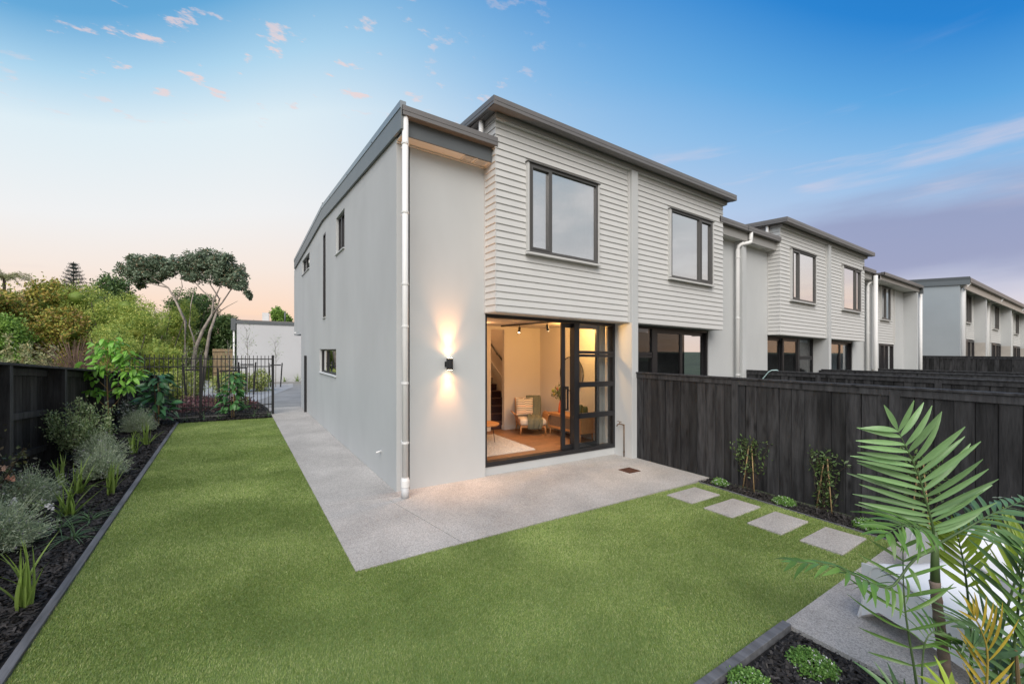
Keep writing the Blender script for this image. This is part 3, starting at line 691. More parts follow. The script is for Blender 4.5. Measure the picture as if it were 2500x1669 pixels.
# ---- the next block stepping forward on the far right
def far_block():
    H = thing('townhouse', (26.1, -.9, 0), 'separate far townhouse block on the right with blue grey blank side wall', 'house', 'pale grey townhouses in a row')
    A = lambda n, mb, m, **k: add(n, mb, m, H, **k)
    A('side_wall', MB().prism([(26, -1.22, -.1), (26, 7, -.1), (26, 7, 6.1), (26, -1.22, 5.60)], (.2, 0, 0)), mat('blue_grey_render', (.43, .47, .485), .85, var=.05, vscale=.7))
    A('barge_board', MB().prism([(25.94, -1.54, 5.56), (25.94, 7, 6.05), (25.94, 7, 6.36), (25.94, -1.54, 5.90)], (.06, 0, 0)), mat('barge_paint_far', (.16, .18, .19), .5))
    A('barge_cap', MB().prism([(25.93, -1.55, 5.80), (25.93, 7, 6.26), (25.93, 7, 6.42), (25.93, -1.55, 5.92)], (.03, 0, 0)), FASCIA)
    gutter(H, 26, 60, -1.55, 5.68, 5.88, depth=.15)
    A('fascia', MB().box(26, 60, -1.41, -1.36, 5.36, 5.67), mat('fascia_tan', (.40, .36, .32), .5))
    A('soffit', MB().box(26.02, 60, -1.36, -.86, 5.60, 5.62), SOFFIT)
    A('roof', MB().prism([(26, -1.4, 5.85), (26, 7, 6.35), (26, 7, 6.25), (26, -1.4, 5.75)], (34, 0, 0)), METAL)
    stain = mat('patched_render', (.44, .41, .37), .9, var=.12, vscale=1.5)
    x = 26.2
    while x < 44:
        W = (x + 2.3, x + 4.0, 4.05, 5.45)
        A('bay_wall', holes(MB(), 'y', -.86, -.7, x, x + 4.9, 3.2, 5.6, [W]), TRIM)
        boards_front(H, x, x + 4.9, -.865, 3.2, 5.58, [(W[0] - .035, W[1] + .035, W[2] - .05, W[3] + .02)])
        front_window(H, *W, -.90, x + 3.3)
        f = MB(); frame_bars(f, x + 2.2, x + 4.9, .1, 3.15, -.9, -.8, .1, [(x + 3.2, .35), (x + 4.0, .1)]); d = A('sliding_door', f, BLACK)
        add('pane', MB().box(x + 2.3, x + 4.8, -.85, -.84, .2, 3.1), GLASS, d); add('blind_or_shade_sheet', MB().box(x + 2.2, x + 4.9, -.5, -.49, .1, 3.1), BLIND, d)
        A('fin', MB().box(x + 4.9, x + 5.1, -1.32, -.7, -.1, 5.6), PLASTER)
        A('render_patch', MB().box(x + 4.895, x + 4.899, -1.30, -.80, .5, 3.05), stain)
        A('wall', MB().box(x + 5.1, x + 7.6, -.86, -.7, -.1, 5.6), PLASTER)
        A('render_patch', MB().box(x + 5.2, x + 7.5, -.864, -.861, .6, 2.7), stain)
        A('wall', MB().box(x, x + 2.2, -.855, -.7, -.1, 3.19), PLASTER)
        A('downpipe', MB().tube([(x + .15, -1.0, 0), (x + .15, -1.0, 5.3), (x + .3, -1.15, 5.45), (x + .9, -1.35, 5.52), (x + 1.0, -1.42, 5.75)] if x > 27 else [(26.2, -1.29, 0), (26.2, -1.29, 5.40), (26.28, -1.34, 5.52), (26.4, -1.45, 5.72)], .09, 10), WHITE, smooth=True)
        x += 7.6
far_block()

# garage-like white building beyond the gate
def garage():
    H = thing('garage', (1, 25, -.3), 'low white garage building with flat dark edged roof beyond the gate', 'building')
    A = lambda n, mb, m, **k: add(n, mb, m, H, **k)
    WR = mat('white_render', (.56, .565, .575), .9, var=.03, vscale=.6, bump=.05, bscale=20)
    a, b = Vector((-1.94, 24.3, 0)), Vector((6.0, 23.2, 0)); d = (b - a).normalized(); n = Vector((-d.y, d.x, 0))
    def P(u, v, z): q = a + d * u + n * v; return (q.x, q.y, z)
    def blk(u0, u1, v0, v1, z0, z1, slope=0):
        return MB().prism([P(u0, v0, z0), P(u1, v0, z0), P(u1, v0, z1), P(u0, v0, z1)], tuple(n * (v1 - v0)))
    A('wall', blk(0, 8.2, 0, 8, -.6, 3.62), WR)
    A('fascia', blk(-.06, 8.3, -.05, 8, 3.62, 3.78), FASCIA)
    A('roof', MB().prism([P(-.12, .2, 3.78), P(-.12, 8, 3.95), P(-.12, 8, 4.15), P(-.12, .2, 3.86)], tuple(d * 8.4)), METAL)
    A('fascia_end', blk(-.30, -.06, -.02, .35, 3.20, 3.92), FASCIA)
    A('downpipe', MB().tube([P(-.16, .1, -.6), P(-.16, .1, 3.2)], .05, 10), WHITE, smooth=True)
    A('roof_vent', MB().tube([P(2.35, 4, 3.9), P(2.35, 4, 4.75)], .05, 8), FASCIA, smooth=True)
    A('roof_hatch', blk(.95, 1.35, 4, 4.4, 3.9, 4.65), WHITE)
garage()

# ================================================================== INTERIOR of the lit room (parts of the end house)
FLOORM = mat('oak_plank', (.17, .085, .042), .45, col2=(.28, .155, .08), vscale=3.5, stretch=(1.2, 14, 14), rnd=.14, bump=.1, bscale=30)
iw = MB()
iw.box(4.60, 4.628, .345, 2.74, .1, 2.72)                     # right party wall
iw.box(3.50, 4.60, 2.72, 2.82, .1, 2.72)                      # back wall
iw.box(.2, 3.12, 2.72, 2.82, .1, 2.72)
iw.box(3.12, 3.50, 2.72, 2.82, 2.64, 2.72)
iw.box(.2, 1.5, .37, .45, .1, 2.72)
iw.box(4.12, 4.20, 2.82, 6.6, .1, 5.0)                        # stair wall
iw.box(2.9, 2.98, 2.82, 6.6, .1, 5.0)
iw.box(2.98, 4.12, 6.5, 6.6, .1, 5.0)
for k_ in range(0, len(iw.v), 8):
    A('interior_wall', (iw.v[k_:k_ + 8], [tuple(q - k_ for q in f_) for f_ in iw.f if f_[0] >= k_ and f_[0] < k_ + 8]), INTWALL)
A('ceiling', MB().box(.2, 4.628, .345, 2.72, 2.72, 2.76).box(2.9, 4.2, 2.72, 6.6, 5.0, 5.05), INTWALL)
A('skirting', MB().box(3.49, 4.585, 2.705, 2.72, .2, .30).box(3.485, 3.50, 2.705, 2.83, .2, .30).box(4.585, 4.60, .36, 2.705, .2, .30), TRIM)
A('subfloor', MB().box(.2, 4.6, .33, 6.6, .1, .188), DARKROOM)
y_ = .334
while y_ < 3.05:
    xs = [.21, random.uniform(1.9, 2.6), random.uniform(3.2, 3.9), 4.595]
    for p, q in zip(xs, xs[1:]): A('floorboard', MB().box(p + .001, q - .001, y_ + .0012, y_ + .1488, .188, .2), FLOORM)
    y_ += .15
CARPET = mat('stair_carpet', (.045, .022, .028), .95, col2=(.085, .045, .048), vscale=40, bump=.8, bscale=160)
st = A('staircase', MB().box(3.05, 4.05, 5.4, 5.5, .2, 2.2), CARPET)
for i in range(10):
    z = .2 + .168 * (i + 1); y0 = 2.86 + .235 * i
    add('step', MB().box(3.0, 4.085, y0, y0 + .30, .2 if i == 0 else z - .17, z - .02).box(3.0, 4.085, y0 - .022, y0 + .29, z - .03, z), CARPET, st, bevel=.012)
A('stringer', MB().prism([(4.088, 2.70, .45), (4.088, 5.2, 2.24), (4.088, 5.2, 2.44), (4.088, 2.70, .65)], (.031, 0, 0)), TRIM)
A('stringer', MB().prism([(2.982, 2.70, .45), (2.982, 5.2, 2.24), (2.982, 5.2, 2.44), (2.982, 2.70, .65)], (.017, 0, 0)), TRIM)
hr = A('handrail', MB().tube([(4.05, 2.9, 1.32), (4.05, 5.0, 2.83)], .025, 8), BLACK, smooth=True)
add('bracket', MB().tube([(4.11, 4.0, 2.02), (4.05, 4.0, 2.04), (4.05, 4.0, 2.1)], .01, 6), BLACK, hr)
# side reveals behind the two closed doors and the far rooms
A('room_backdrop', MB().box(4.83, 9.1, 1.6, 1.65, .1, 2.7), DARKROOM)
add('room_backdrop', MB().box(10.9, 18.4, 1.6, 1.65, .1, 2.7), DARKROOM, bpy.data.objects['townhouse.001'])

WOOD = mat('oak_veneer', (.42, .20, .075), .42, col2=(.52, .27, .11), vscale=4, stretch=(14, 1.2, 1.2), bump=.05, bscale=40)
WOODV = mat('oak_veneer_upright', (.40, .19, .075), .42, col2=(.50, .26, .11), vscale=4, stretch=(14, 14, 1.1), bump=.05, bscale=40)
LINEN = mat('cream_linen', (.62, .56, .48), .95, var=.06, vscale=30, bump=.3, bscale=200)
# curtain gathered at the fixed light
cu = MB(); n = 44
for i in range(n): pass
ptsA = [(4.30 + .27 * i / n, .40 + .022 * math.sin(i * 1.5)) for i in range(n + 1)]
for (xa, ya), (xb, yb) in zip(ptsA, ptsA[1:]): cu.quad((xa, ya, .21), (xb, yb, .21), (xb, yb, 2.70), (xa, ya, 2.70))
ptsB = [(x_, y_ + .008) for x_, y_ in ptsA]
for (xa, ya), (xb, yb) in zip(ptsB, ptsB[1:]): cu.quad((xb, yb, .21), (xa, ya, .21), (xa, ya, 2.70), (xb, yb, 2.70))
add('curtain', cu, mat('grey_sheer', (.30, .29, .275), .95), label='grey curtain gathered beside the fixed glass panes of the door', cat='curtain', org=(4.44, .4, .2), smooth=True)
# rug
RUG = mat('shaggy_wool', (.60, .56, .52), .98, island=[(.42, .39, .37), (.62, .58, .54), (.74, .70, .65)])
rp = [(.6, .63), (2.89, .63), (2.93, 1.62), (2.96, 2.30), (.6, 2.30)]
P = scatter(rp, 9000); n = len(P); a_ = RNG.uniform(0, 6.28, n); w_ = .0045; hh = RNG.uniform(.02, .04, n); l_ = RNG.uniform(-.02, .02, (n, 2))
V = np.stack([np.c_[P[:, 0] - np.cos(a_) * w_, P[:, 1] - np.sin(a_) * w_, np.full(n, .20)], np.c_[P[:, 0] + np.cos(a_) * w_, P[:, 1] + np.sin(a_) * w_, np.full(n, .20)], np.c_[P[:, 0] + l_[:, 0], P[:, 1] + l_[:, 1], .2 + hh]], 1)
rg = thing('rug', (2.0, 1.5, .2), 'cream shaggy rug on the wooden floor inside the open door', 'rug')
add('backing', MB().prism([(x_, y_, .201) for x_, y_ in rp], (0, 0, .012)), LINEN, rg)
add('pile', (V.reshape(-1, 3), np.arange(3 * n).reshape(n, 3)), RUG, rg, kind='stuff')
# armchair: curved plywood shell, cushions, tapered legs; faces the viewer
def armchair():
    c = (3.86, 2.12, .2); T = thing('armchair', c, 'low oak armchair with cream cushions in the corner of the lit room', 'armchair')
    M = Matrix.Translation((c[0], c[1], c[2])) @ Matrix.Rotation(math.radians(-24), 4, 'Z')
    def L(mb): return mb.xform(M)
    for sx in (-1, 1):
        sh = MB()      # side shell curving outwards to a flat arm
        prof = [(.20, .20), (.27, .215), (.325, .27), (.345, .36), (.36, .43), (.40, .465), (.44, .47)]
        n0 = 6
        for (xa, za), (xb, zb) in zip(prof, prof[1:]):
            sh.prism([(sx * xa, -.29, za), (sx * xb, -.29, zb), (sx * (xb + .004), -.29, zb + .016), (sx * xa, -.29, za + .016)], (0, .56, 0))
        add('side_shell', L(sh), WOODV, T)
        for yy, rk in ((-.27, -.02), (.27, .06)):
            add('leg', L(MB().tube([(sx * .30, yy + rk, 0), (sx * .275, yy, .22)], [.014, .021], 10)), WOODV, T, smooth=True)
    add('seat_frame', L(MB().box(-.28, .28, -.30, -.27, .17, .22).box(-.28, .28, .24, .27, .17, .22).box(-.28, -.25, -.27, .24, .18, .21).box(.25, .28, -.27, .24, .18, .21)), WOODV, T)
    def pad(x0, x1, y0, y1, z0, z1):
        bm = bmesh.new(); bmesh.ops.create_cube(bm, size=1); bmesh.ops.subdivide_edges(bm, edges=bm.edges[:], cuts=5, use_grid_fill=True)
        mb = MB()
        for v in bm.verts:
            p = v.co * 2; q = Vector([math.copysign(1 - (1 - abs(t)) ** 1.0, t) for t in p]); r = max(abs(q.x), abs(q.y)); 
            k = 1 - .22 * (abs(q.x) ** 6 + abs(q.y) ** 6) / 2
            mb.v.append(((x0 + x1) / 2 + q.x * (x1 - x0) / 2 * (1 - .05 * abs(q.z) ** 4), (y0 + y1) / 2 + q.y * (y1 - y0) / 2 * (1 - .05 * abs(q.z) ** 4), (z0 + z1) / 2 + q.z * (z1 - z0) / 2 * k))
        bm.verts.index_update(); mb.f = [tuple(v.index for v in f.verts) for f in bm.faces]; bm.free(); return mb
    add('seat_cushion', L(pad(-.30, .30, -.33, .25, .215, .37)), LINEN, T, smooth=True)
    bc = pad(-.29, .29, -.06, .06, 0, .50); bc.xform(Matrix.Translation((0, .26, .30)) @ Matrix.Rotation(math.radians(-16), 4, 'X'))
    add('back_cushion', L(bc), LINEN, T, smooth=True)
    bf = MB().box(-.30, -.27, .06, .09, 0, .62).box(.27, .30, .06, .09, 0, .62).box(-.27, .27, .06, .09, .57, .62).box(-.27, .27, .06, .085, .25, .29)
    bf.xform(Matrix.Translation((0, .26, .20)) @ Matrix.Rotation(math.radians(-16), 4, 'X')); add('back_frame', L(bf), WOODV, T)
    # scatter cushion
    cs = MB(); nn = 14
    for s_ in (-1, 1):
        base = len(cs.v)
        for i in range(nn + 1):
            for j in range(nn + 1):
                u, v = 2 * i / nn - 1, 2 * j / nn - 1
                t = ((1 - u * u) * (1 - v * v)) ** .45 * .065
                pin = 1 - .09 * (1 - abs(u)) * 0 
                cs.v.append((u * .225 * (1 - .10 * (1 - v * v) * (u * u)), s_ * t, .225 + v * .225 * (1 - .10 * (1 - u * u) * (v * v))))
        for i in range(nn):
            for j in range(nn):
                q = base + i * (nn + 1) + j; f = (q, q + nn + 1, q + nn + 2, q + 1); cs.f.append(f if s_ < 0 else f[::-1])
    cs.xform(Matrix.Translation((-.11, .10, .375)) @ Matrix.Rotation(math.radians(-14), 4, 'X') @ Matrix.Rotation(math.radians(8), 4, 'Z')); L(cs)
    m = bpy.data.materials.new('striped_cushion'); m.use_nodes = True; N = m.node_tree.nodes; Lk = m.node_tree.links; b = N['Principled BSDF']; b.inputs['Roughness'].default_value = .95
    tc = N.new('ShaderNodeTexCoord'); sp = N.new('ShaderNodeSeparateXYZ'); Lk.new(tc.outputs['Generated'], sp.inputs[0])
    gt = N.new('ShaderNodeMath'); gt.operation = 'GREATER_THAN'; Lk.new(sp.outputs[0], gt.inputs[0]); gt.inputs[1].default_value = .47
    ad = N.new('ShaderNodeMath'); ad.operation = 'MULTIPLY_ADD'; Lk.new(gt.outputs[0], ad.inputs[0]); ad.inputs[1].default_value = .03; Lk.new(sp.outputs[2], ad.inputs[2])
    mu = N.new('ShaderNodeMath'); mu.operation = 'MULTIPLY'; Lk.new(ad.outputs[0], mu.inputs[0]); mu.inputs[1].default_value = 11
    fr = N.new('ShaderNodeMath'); fr.operation = 'FRACT'; Lk.new(mu.outputs[0], fr.inputs[0])
    fl = N.new('ShaderNodeMath'); fl.operation = 'FLOOR'; Lk.new(mu.outputs[0], fl.inputs[0])
    lt = N.new('ShaderNodeMath'); lt.operation = 'LESS_THAN'; Lk.new(fr.outputs[0], lt.inputs[0]); lt.inputs[1].default_value = .36
    wn = N.new('ShaderNodeTexWhiteNoise'); wn.noise_dimensions = '1D'; Lk.new(fl.outputs[0], wn.inputs['W'])
    cr = N.new('ShaderNodeValToRGB'); cr.color_ramp.interpolation = 'CONSTANT'; Lk.new(wn.outputs['Value'], cr.inputs[0]); e = cr.color_ramp.elements
    e[0].color = (.06, .055, .055, 1); e[1].color = (.45, .18, .10, 1); e[1].position = .75
    mx = N.new('ShaderNodeMix'); mx.data_type = 'RGBA'; Lk.new(lt.outputs[0], mx.inputs[0]); mx.inputs[6].default_value = (.72, .64, .52, 1); Lk.new(cr.outputs[0], mx.inputs[7]); Lk.new(mx.outputs[2], b.inputs['Base Color'])
    add('cushion', cs, m, label='cream cushion with dark stripes leaning on the armchair', cat='cushion', smooth=True)
    # knitted throw over the right side of the back and the seat
    th = MB(); nu, nv = 34, 16
    path = [(-.02, .48, .25), (.0, .44, .60), (.02, .40, .80), (.03, .345, .842), (.03, .29, .80), (.02, .18, .56), (.0, .115, .40), (-.02, .0, .388), (-.03, -.22, .392), (-.03, -.345, .36), (-.03, -.375, .26), (-.04, -.365, .14)]
    path = [Vector(p) for p in path]
    for i in range(nu + 1):
        t = i / nu * (len(path) - 1); k = min(int(t), len(path) - 2); p = path[k].lerp(path[k + 1], t - k)
        for j in range(nv + 1):
            u = j / nv; wv = .012 * math.sin(u * 19 + i * .25) + .008 * math.sin(u * 37)
            width = .34 - .02 * math.sin(i * .4); xo = .105 + (u - .5) * width - .12 * max(0, (i / nu - .5))
            nrm = Vector((0, -.6, .8)) if 5 < t < 9 else Vector((0, -1, .3))
            q = p + nrm.normalized() * (wv + .012); th.v.append((q.x + xo, q.y, q.z + (.0)))
    for i in range(nu):
        for j in range(nv):
            q = i * (nv + 1) + j; th.f.append((q, q + 1, q + nv + 2, q + nv + 1))
    L(th); o = add('throw', th, mat('moss_knit', (.105, .115, .085), .98, col2=(.16, .17, .13), vscale=60, bump=.9, bscale=220), label='moss green knitted throw draped over the armchair', cat='blanket', smooth=True)
    s = o.modifiers.new('solid', 'SOLIDIFY'); s.thickness = .008
armchair()
# sideboard along the right wall
def sideboard():
    x0, x1, y0, y1, z0, z1 = 4.13, 4.56, .69, 1.80, .37, .69
    T = thing('sideboard', (4.34, 1.25, .2), 'low oak sideboard with woven door panels along the right wall', 'sideboard')
    add('top', MB().box(x0 - .012, x1 + .01, y0 - .012, y1 + .012, z1, z1 + .024), WOOD, T)
    add('carcass', MB().box(x0 + .02, x1, y0, y0 + .02, z0, z1).box(x0 + .02, x1, y1 - .02, y1, z0, z1).box(x0 + .02, x1, y0 + .02, y1 - .02, z0, z0 + .02).box(x1 - .02, x1, y0 + .02, y1 - .02, z0 + .02, z1), WOODV, T)
    rat = mat('woven_cane', (.13, .085, .055), .8, col2=(.24, .165, .11), vscale=90, bump=.8, bscale=160)
    for a, b in ((y0, (y0 + y1) / 2), ((y0 + y1) / 2, y1)):
        d = add('door', MB().box(x0, x0 + .02, a + .002, b - .002, z0, z0 + .05).box(x0, x0 + .02, a + .002, b - .002, z1 - .04, z1).box(x0, x0 + .02, a + .002, a + .045, z0 + .05, z1 - .04).box(x0, x0 + .02, b - .045, b - .002, z0 + .05, z1 - .04), WOODV, T)
        add('panel', MB().box(x0 + .008, x0 + .014, a + .04, b - .04, z0 + .045, z1 - .035), rat, d)
    for lx, ly in ((x0 + .03, y0 + .05), (x1 - .04, y0 + .05), (x0 + .03, y1 - .05), (x1 - .04, y1 - .05)):
        add('leg', MB().tube([(lx, ly, .2), (lx, ly, z0 + .002)], [.016, .024], 10), WOODV, T, smooth=True)
    # things on it
    OL = mat('olive_ceramic', (.075, .085, .025), .5, var=.1)
    for px, py, h, lb in ((4.36, .95, .235, 'taller olive green ribbed canister on the sideboard'), (4.37, .815, .215, 'shorter olive green ribbed canister on the sideboard')):
        c = thing('canister', (px, py, .714), lb, 'canister', 'olive canisters on the sideboard')
        b_ = MB(); n = 32; rows = [(.0, 0), (.058, .0), (.062, .012), (.062, h - .03), (.055, h - .015)]
        for r, z in rows: b_.v += [(px + (r + (.0025 if k % 2 else 0) * (r > .05)) * math.cos(2 * math.pi * k / n), py + (r + (.0025 if k % 2 else 0) * (r > .05)) * math.sin(2 * math.pi * k / n), .714 + z) for k in range(n)]
        for i in range(len(rows) - 1):
            for k in range(n): b_.f.append((i * n + k, i * n + (k + 1) % n, (i + 1) * n + (k + 1) % n, (i + 1) * n + k))
        add('body', b_, OL, c); add('lid', MB().lathe((px, py, .714 + h - .016), [(.048, 0), (.054, .004), (.054, .02), (.046, .026)], 24), OL, c, smooth=True)
    v = thing('vase', (4.30, 1.56, .714), 'slim terracotta orange bottle vase holding flowers on the sideboard', 'vase')
    add('body', MB().lathe((4.30, 1.56, .714), [(.045, 0), (.05, .01), (.047, .10), (.033, .20), (.018, .245), (.015, .31), (.02, .318)], 20), mat('terracotta_glaze', (.48, .105, .025), .4), v, smooth=True)
    fl = thing('flower_bunch', (4.30, 1.56, 1.0), 'bunch of green and pink protea buds in the orange vase', 'flowers')
    GRN = mat('protea_leaf', (.10, .14, .05), .6, island=[(.06, .10, .03), (.12, .16, .06), (.2, .2, .09)]); stem = MB(); leaves = MB()
    for i in range(14):
        a = RNG.uniform(0, 6.28); r = RNG.uniform(.05, .22); tip = Vector((4.30 + math.cos(a) * r * .8 - .06, 1.56 + math.sin(a) * r, 1.20 + RNG.uniform(-.06, .24)))
        b0 = Vector((4.30, 1.56, .98)); mid = b0.lerp(tip, .5) + Vector((0, 0, .06)); stem.tube([b0, mid, tip], [.004, .0035, .002], 5)
        for k in range(9):
            q = b0.lerp(tip, .35 + .07 * k); d = Vector(RNG.normal(0, 1, 3)).normalized(); s_ = d.cross(Vector(RNG.normal(0, 1, 3))).normalized() * .014
            leaves.quad(q, q + d * .03 + s_, q + d * .075, q + d * .03 - s_)
    add('stems', stem, GRN, fl); add('leaves', leaves, GRN, fl)
    for i, (dx, dy, dz, c) in enumerate(((-.10, .14, .20, (.22, .26, .05)), (-.07, .03, .235, (.45, .16, .11)), (-.02, -.03, .25, (.25, .28, .06)), (-.12, .07, .12, (.30, .25, .08)))):
        add('bud', MB().lathe((4.30 + dx, 1.56 + dy, 1.0 + dz - .03), [(.008, 0), (.030, .02), (.036, .05), (.022, .085), (.004, .10)], 12), mat('protea_bud', c, .6, var=.3, vscale=40), fl, smooth=True)
    # round mirror
    mr = thing('mirror', (4.59, 1.49, 1.61), 'large round mirror with thin black rim on the right wall', 'mirror')
    ring = [(4.578, 1.49 + .40 * math.cos(t), 1.61 + .40 * math.sin(t)) for t in [2 * math.pi * i / 48 for i in range(49)]]
    add('rim', MB().tube(ring, .011, 6, cap=False), BLACK, mr)
    mg = bpy.data.materials.new('silvered_glass'); mg.use_nodes = True; b = mg.node_tree.nodes['Principled BSDF']; b.inputs['Metallic'].default_value = 1; b.inputs['Roughness'].default_value = .03; b.inputs['Base Color'].default_value = (.8, .8, .82, 1)
    add('glass', MB().prism([(4.580, 1.49 + .398 * math.cos(t), 1.61 + .398 * math.sin(t)) for t in [2 * math.pi * i / 48 for i in range(48)]], (.008, 0, 0)), mg, mr)
sideboard()
# coffee table
ct = thing('coffee_table', (2.42, 1.66, .2), 'round oak coffee table on thin black hairpin legs on the rug', 'table')
add('table_top', MB().lathe((2.30, 1.66, .585), [(.33, 0), (.345, .008), (.345, .024), (.33, .03)], 40), WOOD, ct, smooth=False)
for a in (-.55, .85, 2.2, 3.6):
    lx, ly = 2.30 + .20 * math.cos(a), 1.66 + .20 * math.sin(a)
    add('leg', MB().tube([(lx - .03 * math.sin(a), ly + .03 * math.cos(a), .585), (lx + .05 * math.cos(a), ly + .05 * math.sin(a), .215), (lx + .03 * math.sin(a), ly - .03 * math.cos(a), .585)], .006, 6), BLACK, ct)
# track light
WARM = (1.0, .50, .22)
tk = thing('track_light', (3.23, 1.4, 2.70), 'black ceiling track light with spot heads inside the lit room', 'track light')
add('track', MB().box(3.215, 3.245, .42, 2.42, 2.685, 2.72), BLACK, tk)
LENS = emit_mat('lamp_lens', (1, .82, .55), 14)
for i, (ty, aim) in enumerate(((1.66, (-.25, -.15, -1)), (.70, (.45, .25, -1)))):
    a = Vector((3.23, ty, 2.66)); d = Vector(aim).normalized(); e = a + d * .14
    h = add('spot_head', MB().tube([a + d * .02, e], .028, 14).tube([(3.23, ty, 2.69), a + d * .03], .008, 6), BLACK, tk, smooth=False)
    add('lens', MB().tube([e + d * .001, e + d * .004], .022, 12), LENS, h)
    lightobj('spot_beam', 'SPOT', tuple(e + d * .01), 40, WARM, tk, aim=aim, spot_size=math.radians(110), spot_blend=.9, shadow_soft_size=.03)
# lamp washing the sideboard wall; the two others are added, unseen fill lights
for i, (lx, ly, lb, en) in enumerate(((4.0, .72, 'recessed ceiling downlight above the sideboard', 84), (1.0, 1.4, 'added fill light at the ceiling over the left of the room', 20), (2.4, 1.9, 'added fill light at the ceiling before the armchair', 9))):
    t = thing('downlight', (lx, ly, 2.715), lb, 'downlight', 'recessed downlight and added fill lights of the lit room')  # only the first is a downlight, the other two are added fill lights
    add('trim_ring', MB().lathe((lx, ly, 2.708), [(.045, 0), (.045, .006)], 20), WHITE, t); add('lens', MB().lathe((lx, ly, 2.706), [(.032, 0), (.032, .001)], 16), LENS, t)
    lightobj('lamp_and_fill', 'POINT', (lx, ly, 2.60), en, (1.0, .52, .15) if i == 0 else WARM, t, shadow_soft_size=.06)
t = thing('stair_light', (3.55, 4.6, 4.9), 'warm ceiling light above the staircase', 'ceiling light')
add('lens', MB().lathe((3.55, 4.6, 4.93), [(.12, 0), (.12, .04)], 20), LENS, t); lightobj('stair_glow', 'POINT', (3.55, 4.6, 4.6), 95, (1, .50, .2), t, shadow_soft_size=.12)
# wall lamp on the front wall, shining up and down
wl = thing('wall_lamp', (.82, .10, 1.88), 'black up and down wall lamp glowing on the rendered wall', 'wall lamp')
add('body', MB().tube([(.82, .085, 1.795), (.82, .085, 1.975)], .052, 24), BLACK, wl, smooth=False)
add('backplate', MB().box(.765, .80, .135, .16, 1.84, 1.92), BLACK, wl)
for s_, z in ((1, 1.976), (-1, 1.794)):
    add('lens', MB().tube([(.82, .085, z), (.82, .085, z + s_ * .003)], .040, 20), LENS, wl)
    for en_, sz_ in (((125, 60), (18, 150)) if s_ > 0 else ((58, 72), (14, 150))):
        lightobj('lamp_beam', 'SPOT', (.82, .068, z + s_ * .012), en_, (1, .43, .14), wl, aim=(0, .0, s_), spot_size=math.radians(sz_), spot_blend=1.0, shadow_soft_size=.03)

# garden tap on the fin
BRASS = mat('weathered_brass', (.14, .085, .045), .5, metal=.6, var=.3, vscale=20)
tp = thing('garden_tap', (4.615, -.07, 0), 'thin copper standpipe with a brass garden tap on the pier', 'tap')
add('pipe', MB().tube([(4.61, -.07, 0), (4.61, -.07, .66)], .011, 8), BRASS, tp, smooth=True)
add('spout', MB().tube([(4.61, -.07, .65), (4.55, -.02, .67), (4.52, .02, .655), (4.51, .03, .615)], .011, 8), BRASS, tp, smooth=True)
add('handle', MB().tube([(4.56, -.05, .71), (4.53, .03, .72)], .007, 6).tube([(4.55, -.01, .665), (4.55, -.01, .715)], .007, 6), BRASS, tp)
add('collar', MB().lathe((4.61, -.07, .09), [(.015, 0), (.015, .03)], 8), BRASS, tp)

# ================================================================== FENCES
def paling_mesh(h, w=.1570, t=.019):
    key = ('pal', round(h, 3), round(w, 3))
    if key not in BM:
        mb = MB().box(-t, 0, 0, w, 0, h); BM[key] = mk('paling', mb.v, mb.f, FENCE, (0, 0, 0))
    return BM[key]
def y_fence(x, y0, y1, ztop, label, name='fence', group='black timber fences between the gardens', post_at=(), pitch=.163, cat='fence'):
    """paling fence running along y, palings on its west face"""
    T = thing(name, (x, (y0 + y1) / 2, 0), label, cat, group)
    y = y0; i = 0
    while y > y1:
        if any(abs(y - .07 - p) < .10 for p in post_at): y -= .02; 
        me = paling_mesh(ztop - .055)
        o = inst('paling', me, T, (x - (i % 2) * .006 - RNG.uniform(0, .004), y - .162, .01), Matrix.Rotation(RNG.normal(0, .003), 4, 'X'))
        y -= pitch; i += 1
    add('gap_shade_sheet', MB().box(x + .0, x + .0018, y1, y0 - .01, .02, ztop - .06), BLACK, T)  # added dark sheet that paints the shade in the gaps between palings
    for p in post_at:
        add('cover_batten', MB().box(x - .048, x - .028, p - .05, p + .05, .0, ztop - .06), FRAIL, T)
    add('fascia_board', MB().box(x - .042, x - .020, y1, y0 + .01, ztop - .115, ztop - .028), FRAIL, T)
    add('cap', MB().box(x - .06, x + .09, y1, y0 + .015, ztop - .028, ztop), FRAIL, T, bevel=.004)
    add('end_post', MB().box(x - .026, x + .07, y0 + .002, y0 + .09, -.02, ztop - .04), FRAIL, T)
    add('rail', MB().box(x + .002, x + .045, y1, y0, .3, .39).box(x + .002, x + .045, y1, y0, ztop - .2, ztop - .11) if False else MB().box(x + .002, x + .045, y1, y0, .3, .39), FRAIL, T)
    return T
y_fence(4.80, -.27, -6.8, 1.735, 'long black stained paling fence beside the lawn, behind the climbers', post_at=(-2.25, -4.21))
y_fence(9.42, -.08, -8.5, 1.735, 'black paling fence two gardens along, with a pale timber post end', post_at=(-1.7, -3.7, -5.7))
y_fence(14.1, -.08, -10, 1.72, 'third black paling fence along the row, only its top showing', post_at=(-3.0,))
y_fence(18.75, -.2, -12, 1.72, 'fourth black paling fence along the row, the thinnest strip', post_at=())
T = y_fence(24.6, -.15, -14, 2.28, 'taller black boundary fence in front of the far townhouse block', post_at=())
add('sawn_end', MB().box(9.40, 9.48, .012, .022, 1.42, 1.66), PALEWOOD, bpy.data.objects['fence.001'])
add('sawn_end', MB().box(18.70, 18.85, -.105, -.09, 1.5, 1.68), PALEWOOD, bpy.data.objects['fence.003'])
